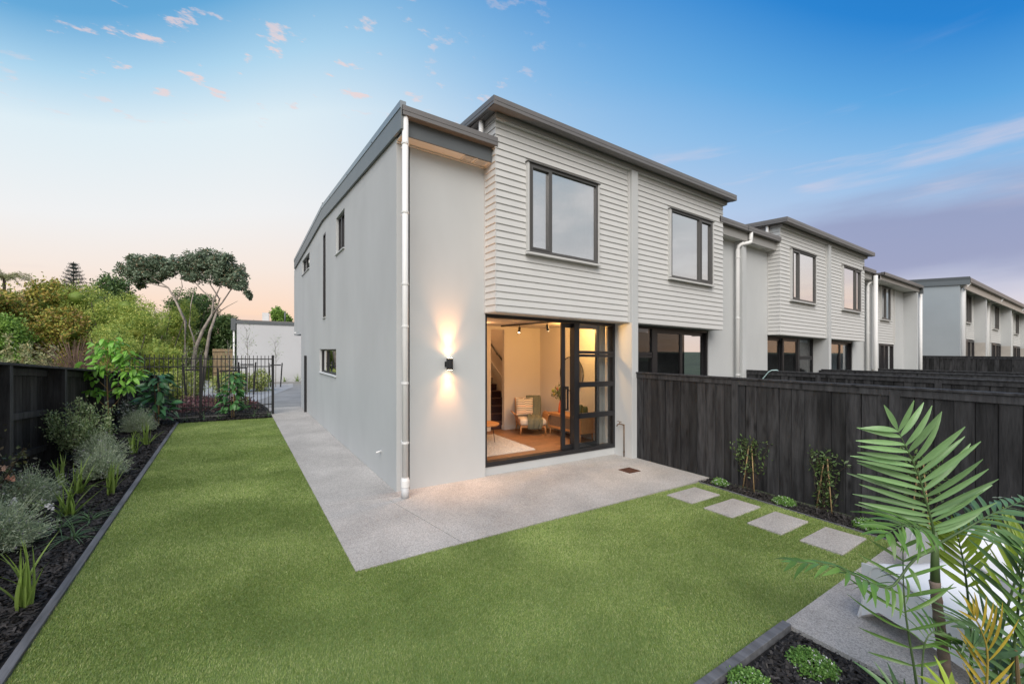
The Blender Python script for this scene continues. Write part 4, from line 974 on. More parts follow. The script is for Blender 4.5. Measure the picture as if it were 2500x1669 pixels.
add('garden_hose', MB().tube([(9.33, -.40, 1.40), (9.34, -.50, 1.53), (9.36, -.62, 1.70), (9.37, -.70, 1.75), (9.46, -.78, 1.755), (9.53, -.80, 1.70)], .012, 8), mat('pale_hose', (.45, .62, .62), .5), label='pale turquoise hose looped over the second black fence', cat='hose', smooth=True)

# left fence, seen from its rail side; its top steps down with the land
def left_fence():
    T = thing('fence', (-4.85, 6, 0), 'black stained fence with deep posts and rails behind the left garden bed', 'fence')
    zt = lambda y: 1.80 - .0645 * (y - 3.2)
    X = -4.80
    y = -3.0
    while y < 22:
        w = .148; h = zt(y + w / 2) - .03
        if y < 13: add('paling', MB().box(X - .10, X - .082 - RNG.uniform(0, .006), y, y + w - .008, -.5, h), FENCE, T)
        else: add('paling', MB().box(X - .10, X - .082, y, y + 4 * w - .01, -.9, h), FENCE, T); y += 3 * w
        y += w
    posts = [-2.0, .45, 2.87, 5.13, 7.86, 10.4, 12.9, 15.4, 18, 20.5]
    for p in posts: add('post', MB().box(X - .08, X + .19, p, p + .11, -.6, zt(p) - .035), FRAIL, T)
    for a, b in zip(posts, posts[1:]):
        for off, hh in ((.055, .11), (.76, .105), (1.40, .10)):
            add('rail', MB().prism([(X - .08, a + .11, zt(a) - off - hh), (X - .08, b, zt(b) - off - hh), (X - .08, b, zt(b) - off), (X - .08, a + .11, zt(a) - off)], (.05, 0, 0)), FRAIL, T)
        add('cap', MB().prism([(X - .14, a, zt(a) - .034), (X - .14, b - .006, zt(b) - .034), (X - .14, b - .006, zt(b)), (X - .14, a, zt(a))], (.35, 0, 0)), FRAIL, T)
left_fence()

# metal pool-type fence across the end of the lawn
def railing():
    T = thing('metal_fence', (-2.85, 9.52, 0), 'black vertical bar metal fence across the far end of the lawn', 'fence')
    Y = 9.52
    for x in (-.985, -2.845): add('post', MB().box(x - .035, x + .035, Y - .035, Y + .035, -.02, 1.885), BLACK, T, bevel=.004)
    add('post', MB().box(-4.72, -4.65, Y - .035, Y + .035, -.02, 1.885), BLACK, T)
    bar = MB().box(-.009, .009, -.009, .009, .06, 1.87); bme = mk('picket', bar.v, bar.f, BLACK, (0, 0, 0))
    x = -1.10
    while x > -4.64:
        if abs(x + 2.845) > .06: inst('picket', bme, T, (x, Y, 0))
        x -= .1035
    for z in (1.76, 1.525, .32, .085):
        for a, b in ((-2.81, -1.02), (-4.65, -2.88)): add('rail', MB().box(a, b, Y - .017, Y + .017, z - .015, z + .015), BLACK, T)
railing()
add('gate_post', MB().box(-.075, -.006, 9.50, 9.58, .0, 1.885), BLACK, label='square black gate post fixed to the house side wall', cat='post', bevel=.004)

# ================================================================== PLANTS: shared leaf meshes
def leaf_mesh(name, m, n=6, prof=None, droop=.25, fold=.12, curl=0.0, ratio=.5):
    mb = MB(); rows = []
    for i in range(n + 1):
        t = i / n; w = prof(t); z = -droop * t * t; tw = curl * t
        rows.append([len(mb.v), len(mb.v) + 1, len(mb.v) + 2])
        fo = fold * w * ratio
        mb.v += [(t, -w / 2, z + fo - tw * w * ratio), (t, 0, z), (t, w / 2, z + fo + tw * w * ratio)]
    for a, b in zip(rows, rows[1:]):
        mb.f += [(a[0], b[0], b[1], a[1]), (a[1], b[1], b[2], a[2])]
    me = bpy.data.meshes.new(name); me.from_pydata(mb.v, [], mb.f); me.update(); me.materials.append(m)
    me.polygons.foreach_set('use_smooth', [True] * len(me.polygons)); return me
lance = lambda t: (math.sin(math.pi * min(1, t * .93 + .05)) ** .75) * (1 - .25 * t)
ovate = lambda t: math.sin(math.pi * (t * .96 + .02)) ** .62
strap = lambda t: (.75 + .25 * math.sin(math.pi * min(1, t * 1.6))) * (1 - t ** 3.5)
def put_leaf(name, me, parent, at, d, up, L, W, roll=0):
    d = Vector(d).normalized(); up = Vector(up); s = up.cross(d)
    if s.length < 1e-3: s = Vector((1, 0, 0)).cross(d)
    s.normalize(); n = d.cross(s)
    if roll: R_ = Matrix.Rotation(roll, 3, d); s = R_ @ s; n = R_ @ n
    M = Matrix(((d.x * L, s.x * W, n.x * L, 0), (d.y * L, s.y * W, n.y * L, 0), (d.z * L, s.z * W, n.z * L, 0), (0, 0, 0, 1)))
    return inst(name, me, parent, at, M)
def leafmat(name, c, rnd=.25, trans=.25, rough=.45, var=.12):
    return mat(name, c, rough, var=var, vscale=6, rnd=rnd, trans=trans)
# quads thrown through a volume, used for fine foliage
def leaf_cloud(C, n_per, spread, size, aspect=.45, up_bias=0.0, flat=1.0):
    C = np.asarray(C); P = np.repeat(C, n_per, 0); n = len(P)
    P = P + RNG.normal(0, 1, (n, 3)) * np.asarray(spread)
    d = RNG.normal(0, 1, (n, 3)); d[:, 2] = d[:, 2] * flat + up_bias; d /= np.linalg.norm(d, axis=1)[:, None]
    q = RNG.normal(0, 1, (n, 3)); s = np.cross(d, q); s /= np.linalg.norm(s, axis=1)[:, None] + 1e-9
    L = size * RNG.uniform(.6, 1.3, n)[:, None]
    V = np.stack([P, P + d * L * .5 + s * L * aspect * .5, P + d * L, P + d * L * .5 - s * L * aspect * .5], 1)
    return V.reshape(-1, 3), np.arange(4 * n).reshape(n, 4)
def blob_points(center, rad, n, shell=.55):
    u = RNG.normal(0, 1, (n, 3)); u /= np.linalg.norm(u, axis=1)[:, None]; r = (shell + (1 - shell) * RNG.random(n)) ** .7
    return np.asarray(center) + u * r[:, None] * np.asarray(rad)

# ---- left bed: lavender cushions
LAV = mat('lavender_leaf', (.2, .24, .17), .7, trans=.15, island=[(.22, .30, .17), (.34, .43, .27), (.46, .54, .37), (.55, .60, .46)])
LAVF = mat('lavender_flower', (.30, .27, .36), .8, island=[(.22, .20, .28), (.36, .33, .42), (.30, .30, .28)])
TWIG = mat('woody_twig', (.06, .042, .03), .9)
def lavender(x, y, r, h, label, lean=0):
    T = thing('lavender', (x, y, 0), label, 'lavender', 'grey green lavender cushions in the left bed')
    n = int(1500 * (r / .4) ** 2); u = RNG.normal(0, 1, (n, 3)); u[:, 2] = np.abs(u[:, 2]) * .9 + .1; u /= np.linalg.norm(u, axis=1)[:, None]
    base = np.array([x, y, .05]) + RNG.normal(0, .06, (n, 3)) * np.array([r, r, .3]) * 2
    lump = 1 + .16 * np.sin(u[:, 0] * 6 + x * 9) * np.cos(u[:, 1] * 5 + y * 7) + .10 * np.sin(np.arctan2(u[:, 1], u[:, 0]) * 5 + x * 3)
    tip = np.array([x, y, .04]) + u * np.array([r, r, h]) * (lump * RNG.uniform(.62, 1.14, n))[:, None]
    st = base + (tip - base) * .35
    rows = []
    w = .0028
    side = np.cross(tip - base, RNG.normal(0, 1, (n, 3))); side /= np.linalg.norm(side, axis=1)[:, None]
    V1 = np.stack([st - side * w, st + side * w, tip + side * w * .5, tip - side * w * .5], 1).reshape(-1, 3); F1 = np.arange(4 * n).reshape(n, 4)
    k = 7; t = RNG.uniform(.45, 1.0, (n, k)); C = (base[:, None, :] + (tip - base)[:, None, :] * t[..., None]).reshape(-1, 3)
    V2, F2 = leaf_cloud(C, 1, .008, .030, .28, .45)
    add('foliage', (np.vstack([V1, V2]), np.vstack([F1, F2 + len(V1)])), LAV, T)
    m = n // 7; C = tip[:m]; V3, F3 = leaf_cloud(C, 3, .006, .018, .5, .8); add('flowers', (V3, F3), LAVF, T, kind='stuff')
    tw = MB()
    for i in range(26):
        a = RNG.uniform(0, 6.28); rr = RNG.uniform(.4, .8) * r; tw.tube([(x + .02 * math.cos(a), y + .02 * math.sin(a), 0), (x + rr * math.cos(a), y + rr * math.sin(a), h * RNG.uniform(.15, .5))], [.006, .002], 4)
    add('stems', tw, TWIG, T)
lavender(-4.0, .42, .43, .44, 'wide lavender cushion nearest the viewer in the left bed')
lavender(-4.18, 1.88, .35, .46, 'lavender cushion behind the nearest strappy clump, beside the orange flowers')
lavender(-3.70, 3.05, .32, .46, 'lavender cushion overhanging the single front iris clump mid bed')
lavender(-3.98, 4.35, .33, .50, 'lavender cushion right beside the small leaved shrub')
lavender(-3.95, 7.6, .37, .52, 'farthest lavender cushion below the broad leaved staked plant')
# ---- strappy iris clumps: every blade its own leaf
IRISM = leafmat('iris_blade', (.25, .37, .08), .35, .3, .5)
IRIS = [leaf_mesh('blade', IRISM, 7, strap, dr, .35, ratio=.05) for dr in (.10, .35, .8)]
def iris(x, y, n, h, label, grp='strappy iris clumps in the left bed', spread=.35, m=None, name='iris_clump'):
    T = thing(name, (x, y, 0), label, 'iris', grp)
    for i in range(n):
        a = RNG.uniform(0, 6.28); l = abs(RNG.normal(0, spread)); r = RNG.uniform(0, .05)
        d = (math.cos(a) * l, math.sin(a) * l, 1); k = RNG.choice(3, p=[.5, .32, .18])
        put_leaf('blade', IRIS[k], T, (x + math.cos(a) * r, y + math.sin(a) * r, 0), d, (math.cos(a), math.sin(a), 3), h * RNG.uniform(.55, 1.1), RNG.uniform(.018, .031))
iris(-3.36, -1.02, 22, .50, 'nearest iris clump alone on bare mulch at the front of the left bed', spread=.26)
iris(-3.66, 1.30, 26, .42, 'iris clump between two lavender cushions near the edging', spread=.32)
iris(-3.80, 2.35, 24, .44, 'iris clump with drooping blades behind the middle lavender', spread=.5)
iris(-4.12, 2.9, 14, .50, 'sparse upright iris clump closest to the left fence', spread=.22)
iris(-3.42, 2.08, 22, .42, 'iris clump at the edging in front of a lavender cushion', spread=.26)
iris(-3.62, 4.9, 24, .45, 'iris clump beyond the shrub, near one of the far pair', spread=.3)
iris(-3.55, 5.75, 26, .50, 'far iris clump in front of the farthest lavender', spread=.42)
# ---- low mondo-like tufts
LIRM = leafmat('tuft_blade', (.11, .20, .085), .3, .2, .5)
LIR = [leaf_mesh('blade', LIRM, 7, strap, dr, .3, ratio=.05) for dr in (.7, 1.1, 1.5)]
def tuft(x, y, n, L, label, grp='low dark tufts in the garden beds'):
    T = thing('mondo_tuft', (x, y, 0), label, 'tuft', grp)
    for i in range(n):
        a = RNG.uniform(0, 6.28); l = RNG.uniform(.3, 1.2)
        put_leaf('blade', LIR[RNG.integers(3)], T, (x + math.cos(a) * .015, y + math.sin(a) * .015, 0), (math.cos(a) * l, math.sin(a) * l, 1.1), (math.cos(a), math.sin(a), 2), L * RNG.uniform(.7, 1.15), RNG.uniform(.008, .012))
tuft(-3.40, 1.0, 24, .25, 'dark green arching tuft beside the edging, between iris clumps')
tuft(-3.62, .82, 24, .25, 'dark green tuft tucked against the nearest lavender')
tuft(-3.42, .42, 24, .24, 'dark green tuft nearest the viewer on the bark mulch')
for i, (x, lb) in enumerate(((-3.15, 'small tuft left in the strip below the metal fence, by the staked plant'), (-2.75, 'small tuft below the middle metal fence post'), (-2.4, 'small tuft between the middle post and the leafy plant'), (-1.5, 'small tuft right of the leafy plant below the metal fence'), (-1.15, 'small tuft beside the concrete path at the metal fence end'))):
    tuft(x, 9.1, 14, .22, lb)
# ---- rose-like shrub with orange blooms at the left edge
def rose():
    x, y = -4.45, 1.75; T = thing('rose_bush', (x, y, 0), 'thin dark leaved bush with pale orange blooms at the left edge', 'rose bush')
    st = MB(); pts = []
    for i in range(9):
        a = RNG.uniform(0, 6.28); r = RNG.uniform(.05, .30); h = RNG.uniform(.4, .8) if i else 1.05
        tip = (x + math.cos(a) * r * (i > 0), y + math.sin(a) * r * (i > 0), h); st.tube([(x, y, 0), (x + .4 * (tip[0] - x), y + .4 * (tip[1] - y), h * .5), tip], [.01, .007, .004], 5)
        for k in range(12): t = RNG.uniform(.3, 1); pts.append((x + (tip[0] - x) * t, y + (tip[1] - y) * t, h * t))
    add('stems', st, TWIG, T)
    V, F = leaf_cloud(pts, 9, .05, .05, .6); add('leaves', (V, F), mat('bronze_leaf', (.05, .07, .03), .4, island=[(.035, .06, .025), (.07, .10, .035), (.09, .065, .035), (.13, .15, .06)]), T)
    for px, py, pz, c in ((x + .04, y - .05, .80, (.75, .30, .14)), (x + .22, y - .12, .46, (.78, .42, .30)), (x + .05, y - .2, .92, (.72, .62, .55)), (x + .18, y - .16, .60, (.75, .52, .40))):
        V, F = leaf_cloud([(px, py, pz)], 22, .012, .035, .9); add('bloom', (V, F), mat('petal', c, .7, trans=.3), T)
rose()
for x, y, z, lb in ((-4.10, 1.30, .26, 'white flower head beside the rose bush foliage'), (-3.78, 1.15, .20, 'white flower head on a thin stem over the mulch')):
    T = thing('white_flower', (x, y, 0), lb, 'flower', 'white flower heads in the left bed')
    add('stem', MB().tube([(x - .08, y + .05, 0), (x - .03, y + .01, z * .7), (x, y, z)], .003, 5), IRISM, T)
    V, F = leaf_cloud([(x, y, z)], 40, .013, .032, .9); add('petals', (V, F), mat('white_petal', (.75, .75, .76), .7), T)
# ---- small leaved evergreen shrub against the fence
def shrub(name, x, y, h, r, leafc, label, cat, nst=26, leafs=.05, seed=1, group=None, per=22, z0=0, aspect=.5):
    T = thing(name, (x, y, z0), label, cat, group); st = MB(); C = []
    for i in range(nst):
        a = RNG.uniform(0, 6.28); rr = r * math.sqrt(RNG.uniform(.02, 1)); hh = h * RNG.uniform(.62, 1.0) * (1 - .35 * (rr / r) ** 2)
        tip = Vector((x + rr * math.cos(a), y + rr * math.sin(a), z0 + hh)); b0 = Vector((x, y, z0)); mid = b0.lerp(tip, .5) + Vector((0, 0, -.05 * h))
        st.tube([b0, mid, tip], [.009, .006, .003], 5)
        for k in range(per):
            t = RNG.uniform(.35, 1.0); p = (b0.lerp(mid, t * 2) if t < .5 else mid.lerp(tip, t * 2 - 1)); C.append(tuple(p))
    add('stems', st, TWIG, T); V, F = leaf_cloud(C, 5, .035, leafs, aspect, .5); add('leaves', (V, F), leafc, T); return T
SHR = mat('pittosporum_leaf', (.09, .13, .05), .4, trans=.2, island=[(0.138, 0.218, 0.081), (0.230, 0.333, 0.127), (0.356, 0.448, 0.218), (0.483, 0.552, 0.333)])
shrub('shrub', -4.33, 4.75, 1.22, .52, SHR, 'small leaved evergreen shrub against the black left fence', 'shrub', nst=44, leafs=.046, per=30)
WFL = mat('white_shrub_leaf', (.05, .07, .03), .5, island=[(.03, .05, .02), (.06, .09, .03), (.7, .7, .7)])
shrub('flowering_shrub', -4.25, 8.2, .85, .28, WFL, 'small shrub dotted with white flowers below the bright green sapling', 'shrub', nst=14, leafs=.05)
# ---- broad leaved plants: each leaf a part
BROAD = {}
def broad(name, x, y, z0, h, n, L, W, r, c, label, cat, stems=2, group=None, droop=.35, low=.15, stake=False):
    T = thing(name, (x, y, z0), label, cat, group)
    key = c
    if key not in BROAD:
        m = leafmat(name + '_leaf', c, .32, .22, .38); BROAD[key] = [leaf_mesh('leaf', m, 6, ovate, d_, .16) for d_ in (.2, .4, .65)]
    st = MB(); 
    for s_ in range(stems): st.tube([(x + (s_ - .5) * .05, y, z0), (x + (s_ - .5) * .09, y + .02, z0 + h * .5), (x + (s_ - .5) * .13, y + .03, z0 + h * .93)], [.016, .012, .006], 7)
    add('stem', st, mat('green_stem', (.16, .11, .05), .8), T)
    for i in range(n):
        t = low + (1 - low) * (i + RNG.random()) / n; a = i * 2.4 + RNG.uniform(-.5, .5)
        rr = r * RNG.uniform(.15, 1.0) * (1 - .55 * max(0, t - .45) / .55)
        at = (x + math.cos(a) * rr, y + math.sin(a) * rr, z0 + h * t)
        put_leaf('leaf', BROAD[key][RNG.integers(3)], T, at, (math.cos(a), math.sin(a), RNG.uniform(-.35, .45)), (math.cos(a) * .3, math.sin(a) * .3, 1), L * RNG.uniform(.65, 1.15), W * RNG.uniform(.7, 1.1), RNG.normal(0, .35))
    if stake: add('stake', MB().tube([(x + .03, y - .03, z0), (x + .02, y - .03, z0 + h * .8)], .012, 7), PALEWOOD, T, smooth=True)
    return T
broad('karaka_plant', -3.72, 8.6, 0, 1.40, 120, .27, .135, .42, (.07, .19, .075), 'dark green broad leaved plant tied to a cane, left of the metal fence', 'plant', 2, stake=True)
broad('karaka_plant', -2.05, 9.25, 0, 1.32, 130, .23, .115, .32, (.08, .21, .065), 'dark green broad leaved plant alone at the middle of the metal fence', 'plant', 2, stake=True)
# bright green sapling: a thin stem with tiers of large fresh leaves
def sapling():
    x, y = -4.42, 7.35; T = thing('sapling', (x, y, 0), 'bright lime green leafy sapling in the left bed by the fence corner', 'young tree')
    m = leafmat('fresh_leaf', (.22, .47, .07), .35, .35, .4); ms = [leaf_mesh('leaf', m, 6, ovate, d_, .15) for d_ in (.3, .6, .9)]
    st = MB().tube([(x, y, 0), (x - .03, y, .8), (x - .05, y + .02, 1.5), (x - .02, y, 2.0)], [.016, .014, .011, .006], 8)
    br = [((x - .02, y, .62), (x - .28, y - .02, 1.02)), ((x - .02, y, .58), (x + .28, y, 1.05)), ((x - .04, y, 1.0), (x + .40, y - .1, 1.42)), ((x - .04, y, 1.1), (x - .30, y, 1.50)), ((x - .05, y, 1.4), (x + .35, y + .1, 1.85)), ((x - .04, y, 1.5), (x - .22, y, 2.0)), ((x - .03, y, 1.7), (x + .1, y, 2.22))]
    for a, b in br: st.tube([a, ((a[0] + b[0]) / 2, (a[1] + b[1]) / 2, (a[2] + b[2]) / 2 - .03), b], [.009, .006, .003], 6)
    add('stem', st, mat('tan_stem', (.30, .19, .09), .8), T)
    ctr = [(-.26, 1.02, .13, 16), (.28, 1.05, .15, 20), (.42, 1.42, .19, 34), (.22, 1.28, .19, 26), (-.28, 1.50, .21, 44), (.30, 1.80, .22, 48), (-.08, 1.98, .23, 46), (-.02, 1.62, .26, 36), (.10, 2.16, .18, 24)]
    for dx, z, r, n in ctr:
        for i in range(n):
            a = RNG.uniform(0, 6.28); rr = r * RNG.uniform(.2, 1.0)
            put_leaf('leaf', ms[RNG.integers(3)], T, (x + dx + math.cos(a) * rr, y + math.sin(a) * rr, z + RNG.normal(0, r * .42)), (math.cos(a), math.sin(a), RNG.uniform(-.5, .3)), (math.cos(a) * .5, math.sin(a) * .5, 1), RNG.uniform(.11, .185), RNG.uniform(.06, .095), RNG.normal(0, .4))
sapling()
# ---- right bed: climbers on canes
CLM = mat('climber_leaf', (.05, .09, .03), .4, trans=.2, island=[(0.053, 0.090, 0.033), (0.090, 0.150, 0.045), (0.150, 0.240, 0.075)])
for i, (y, h, lb) in enumerate(((-2.50, .80, 'bushy climber on two canes against the right fence, nearest the house'), (-3.50, .78, 'middle climber on two crossed canes against the right fence'), (-4.45, .95, 'climber on canes against the fence, hidden behind the palm frond'))):
    T = thing('climber', (4.70, y, 0), lb, 'climbing plant', 'young climbers along the right fence')
    add('cane', MB().tube([(4.70, y + .09, 0), (4.74, y + .02, h * .85)], .008, 7), PALEWOOD, T, smooth=True)
    add('cane', MB().tube([(4.66, y - .10, 0), (4.74, y - .02, h * .9)], .008, 7), PALEWOOD, T, smooth=True)
    tw = MB(); C = []
    for k in range(12):
        z0, p = 0, Vector((4.70, y + RNG.uniform(-.05, .05), 0)); path = [p.copy()]
        for q in range(7):
            p = p + Vector((RNG.normal(0, .02), RNG.normal(0, .035), h * RNG.uniform(.10, .17))); p.x = min(p.x, 4.765); path.append(p.copy())
            if q > 1 or i == 1: C += [tuple(p)] * (2 if q > 3 else 1)
        tw.tube(path, .003, 4)
    add('stems', tw, TWIG, T); V, F = leaf_cloud(C, 4, .035, .055, .42, .3); add('leaves', (V, F), CLM, T)
# ---- white flowered mounds
MNDM = mat('mound_leaf', (.12, .24, .05), .5, trans=.2, island=[(0.091, 0.208, 0.039), (0.156, 0.325, 0.065), (0.260, 0.442, 0.117)])
PETW = mat('tiny_petal', (.8, .8, .8), .6)
for x, y, r, z, lb in ((4.60, -2.10, .125, 0, 'round green mound with tiny white flowers nearest the house'), (4.52, -3.08, .14, 0, 'round white flowered mound between the two nearer climbers'), (4.50, -4.02, .15, 0, 'round white flowered mound beside the last stepping stone'),
                       (1.27, -4.66, .145, -.02, 'largest white flowered mound in the bottom right mulch bed'), (.74, -4.52, .135, -.02, 'white flowered mound at the bottom edge beside the edging board')):
    T = thing('flower_mound', (x, y, z), lb, 'ground plant', 'white flowered green mounds')
    n = 1500; u = RNG.normal(0, 1, (n, 3)); u[:, 2] = abs(u[:, 2]); u /= np.linalg.norm(u, axis=1)[:, None]
    lump = 1 + .12 * np.sin(u[:, 0] * 9 + x * 7) * np.sin(u[:, 1] * 8 + y * 5)
    C = np.array([x, y, z]) + u * np.array([r, r, r * .62]) * (lump * RNG.uniform(.75, 1.0, n))[:, None]
    V, F = leaf_cloud(C, 2, .006, .017, .7, .3); add('foliage', (V, F), MNDM, T)
    k = RNG.choice(n, 46); C2 = C[k] + u[k] * .008; V, F = leaf_cloud(C2, 5, .003, .012, .9); add('flowers', (V, F), PETW, T, kind='stuff')

# ================================================================== SUN LOUNGERS
LNG = mat('white_moulded_plastic', (.88, .885, .895), .32)
def lounger(x0, x1, yf, label, rot):
    RM = Matrix.Translation((x0, yf, 0)) @ Matrix.Rotation(math.radians(rot), 4, 'Z') @ Matrix.Translation((-x0, -yf, 0))
    """moulded one-piece lounger: a bent sheet, legs folded down at the far end, rounded skirts along its sides; lies along y towards the viewer"""
    T = thing('sun_lounger', ((x0 + x1) / 2, yf - .9, 0), label, 'sun lounger', 'white moulded sun loungers')
    prof = [(0.10, .0), (.06, .12), (.02, .28), (.0, .37), (-.03, .415), (-.09, .435), (-.20, .425), (-.42, .375), (-.70, .345), (-.95, .35), (-1.15, .40), (-1.40, .54), (-1.62, .68), (-1.78, .77), (-1.86, .785)]
    # smooth the profile
    P = [Vector((0, yf + a - .06, b * 1.17)) for a, b in prof]; S = []
    for i in range(len(P) - 1):
        p0, p1, p2, p3 = P[max(i - 1, 0)], P[i], P[i + 1], P[min(i + 2, len(P) - 1)]
        for k in range(5):
            t = k / 5; S.append(.5 * ((2 * p1) + (p2 - p0) * t + (2 * p0 - 5 * p1 + 4 * p2 - p3) * t * t + (3 * p1 - p0 - 3 * p2 + p3) * t ** 3))
    S.append(P[-1])
    mb = MB(); nx = 16; W = x1 - x0
    for q in S:
        for j in range(nx + 1):
            u = j / nx; e = min(u, 1 - u); d = 0
            drop = 0
            if q.z > .30: drop = .028 * max(0, 1 - e / .06) ** 2
            dish = .025 * math.sin(math.pi * u) if q.z > .3 else 0
            mb.v.append((x0 + W * u, q.y, q.z - drop - dish))
    n = nx + 1
    for i in range(len(S) - 1):
        for j in range(nx): mb.f.append((i * n + j, i * n + j + 1, (i + 1) * n + j + 1, (i + 1) * n + j))
    o = add('shell', mb.xform(RM), LNG, T, smooth=True); s = o.modifiers.new('solid', 'SOLIDIFY'); s.thickness = .016; s.offset = 0
    for xs in (x0 + .004, x1 - .02):
        sk = MB()
        ys = [yf + .01, yf - .13, yf - .35, yf - .8, yf - 1.2, yf - 1.45, yf - 1.6, yf - 1.75]
        zt = [.45, .475, .42, .37, .455, .615, .78, .87]; zb = [.03, .14, .14, .11, .10, .06, .0, .0]
        for (ya, ta, ba), (yb, tb, bb) in zip(zip(ys, zt, zb), zip(ys[1:], zt[1:], zb[1:])):
            sk.prism([(xs, ya, ba), (xs, yb, bb), (xs, yb, tb), (xs, ya, ta)], (.016, 0, 0))
        add('skirt', sk.xform(RM), LNG, T)
    return T
lounger(2.17, 2.86, -4.66, 'white moulded plastic sun lounger nearest the lawn, behind the palm', -27)
lounger(3.45, 4.12, -4.62, 'white moulded plastic sun lounger closer to the right fence', -36)

# ================================================================== FOREGROUND PALM
PALM_C = [(.20, .35, .14), (.12, .24, .05), (.30, .42, .05), (.10, .19, .075)]
PLM = [[leaf_mesh('leaflet', leafmat('palm_leaflet', c, .28, .22, .33), 7, lance, d_, .22, ratio=.12) for d_ in (.10, .30, .60)] for c in PALM_C]
YEL = [leaf_mesh('leaflet', leafmat('yellowed_leaflet', (.55, .42, .06), .25, .3, .5), 7, lance, d_, .22, ratio=.12) for d_ in (.05, .2, .4)]
PSTEM = mat('palm_stem', (.075, .125, .045), .5, var=.2, vscale=12, stretch=(1, 1, .3)); YSTEM = mat('yellow_stem', (.40, .30, .06), .5)
palm = thing('palm', (1.40, -5.29, -.02), 'feathery green potted style palm filling the lower right corner', 'palm')
palm['label'] = 'tall feathery palm with brown ringed trunk in the lower right corner'
TR = mat('palm_trunk', (.13, .095, .075), .85, col2=(.24, .19, .16), vscale=4, stretch=(1, 1, 6), bump=.6, bscale=60)
tb = MB(); pth = []; rs = []
for i in range(25):
    t = i / 24; pth.append((1.40 - .075 * t + .012 * math.sin(t * 5), -5.29 + .05 * t, -.02 + .84 * t)); rs.append(.0275 - .005 * t + (.003 if i % 3 == 0 else 0))
add('trunk', tb.tube(pth, rs, 16), TR, palm, smooth=True)
add('crownshaft', MB().tube([(1.325, -5.24, .80), (1.318, -5.24, .95), (1.32, -5.24, 1.10)], [.0225, .018, .011], 14), PSTEM, palm, smooth=True)
def frond(parent, pts, n, L, W, nrm, start=.25, var=0, ang=55, sweep=.35, droop=(0, 1, 2), stem=None, sets=None, taper=.55, two=True, rad=.008, gap=0.0):
    P = [Vector(p) for p in pts]
    def cur(t):
        m = len(P) - 1; k = min(int(t * m), m - 1); t_ = t * m - k
        p0, p1, p2, p3 = P[max(k - 1, 0)], P[k], P[k + 1], P[min(k + 2, m)]
        return .5 * ((2 * p1) + (p2 - p0) * t_ + (2 * p0 - 5 * p1 + 4 * p2 - p3) * t_ ** 2 + (3 * p1 - p0 - 3 * p2 + p3) * t_ ** 3)
    path = [cur(i / 16) for i in range(17)]
    f = add('frond', MB().tube(path, [rad * (1 - .8 * i / 16) for i in range(17)], 8), stem or PSTEM, parent, smooth=True)
    nrm = Vector(nrm).normalized()
    for i in range(n):
        t = start + (1 - start) * (i + .5) / n
        p = cur(t); d = (cur(min(1, t + .02)) - cur(max(0, t - .02))).normalized(); s = d.cross(nrm).normalized()
        prof = (1 - taper * abs(2 * (t - start) / (1 - start) - .85) ** 1.6) 
        a = math.radians(ang * (1 - sweep * (t - start) / (1 - start)))
        for sg in ((-1, 1) if two else (1,)):
            if RNG.random() < gap: continue
            dd = d * math.cos(a) + s * sg * math.sin(a) + Vector(RNG.normal(0, .05, 3)) + nrm * .12
            st = (sets or PLM[var])
            put_leaf('leaflet', st[RNG.choice(droop)], f, tuple(p + d * RNG.normal(0, .004)), dd, nrm, L * prof * RNG.uniform(.9, 1.08), W * RNG.uniform(.85, 1.12), RNG.normal(0, .25) + sg * .1)
    put_leaf('leaflet', (sets or PLM[var])[0], f, tuple(cur(.995)), cur(1) - cur(.95), nrm, L * .42, W * .9)
    return f
VIEW = (-.80, -.45, .35)
frond(palm, [(1.32, -5.24, 1.06), (1.285, -5.225, 1.20), (1.21, -5.19, 1.44), (1.09, -5.135, 1.68)], 17, .36, .035, VIEW, start=.06, ang=68, sweep=.25, droop=(0, 0, 1), taper=.45)
frond(palm, [(1.32, -5.24, 1.0), (1.1, -5.2, .98), (.93, -5.15, .86), (.80, -5.08, .90), (.62, -5.0, .985), (.47, -4.88, 1.0)], 15, .16, .025, (.1, -.2, 1), start=.22, var=1, ang=50, droop=(1, 2, 2), taper=.4)
frond(palm, [(1.32, -5.24, 1.02), (1.22, -5.21, 1.12), (1.05, -5.18, 1.17), (.84, -5.15, 1.16)], 13, .24, .026, (-.1, -.3, 1), start=.2, var=1, ang=50, droop=(1, 1, 2))
frond(palm, [(1.32, -5.24, 1.02), (1.40, -5.34, 1.13), (1.55, -5.42, 1.21), (1.82, -5.51, 1.27)], 14, .25, .034, (0, -.3, 1), start=.22, var=3, ang=52, droop=(2, 2, 1))
frond(palm, [(1.20, -5.21, 0), (1.165, -5.195, .3), (1.12, -5.16, .7), (1.105, -5.155, 1.05)], 8, .26, .021, VIEW, start=.36, var=1, ang=78, sweep=.35, droop=(0, 1, 2), rad=.009)
frond(palm, [(1.72, -5.32, 0), (1.70, -5.315, .5), (1.64, -5.30, .85), (1.58, -5.28, 1.05)], 9, .26, .032, VIEW, start=.5, var=2, ang=45, droop=(0, 1), rad=.010)
palm2 = thing('palm', (1.66, -5.50, -.02), 'darker clump of upright palm fronds at the right edge of the picture', 'palm')
add('crownshaft', MB().tube([(1.66, -5.50, -.02), (1.655, -5.50, .12), (1.64, -5.50, .30)], [.03, .026, .018], 12), PSTEM, palm2, smooth=True)
frond(palm2, [(1.62, -5.50, .05), (1.53, -5.55, .50), (1.42, -5.60, .88), (1.30, -5.64, 1.12)], 15, .36, .024, (-.6, -.5, .45), start=.22, var=1, ang=40, droop=(0, 1, 0), rad=.010)
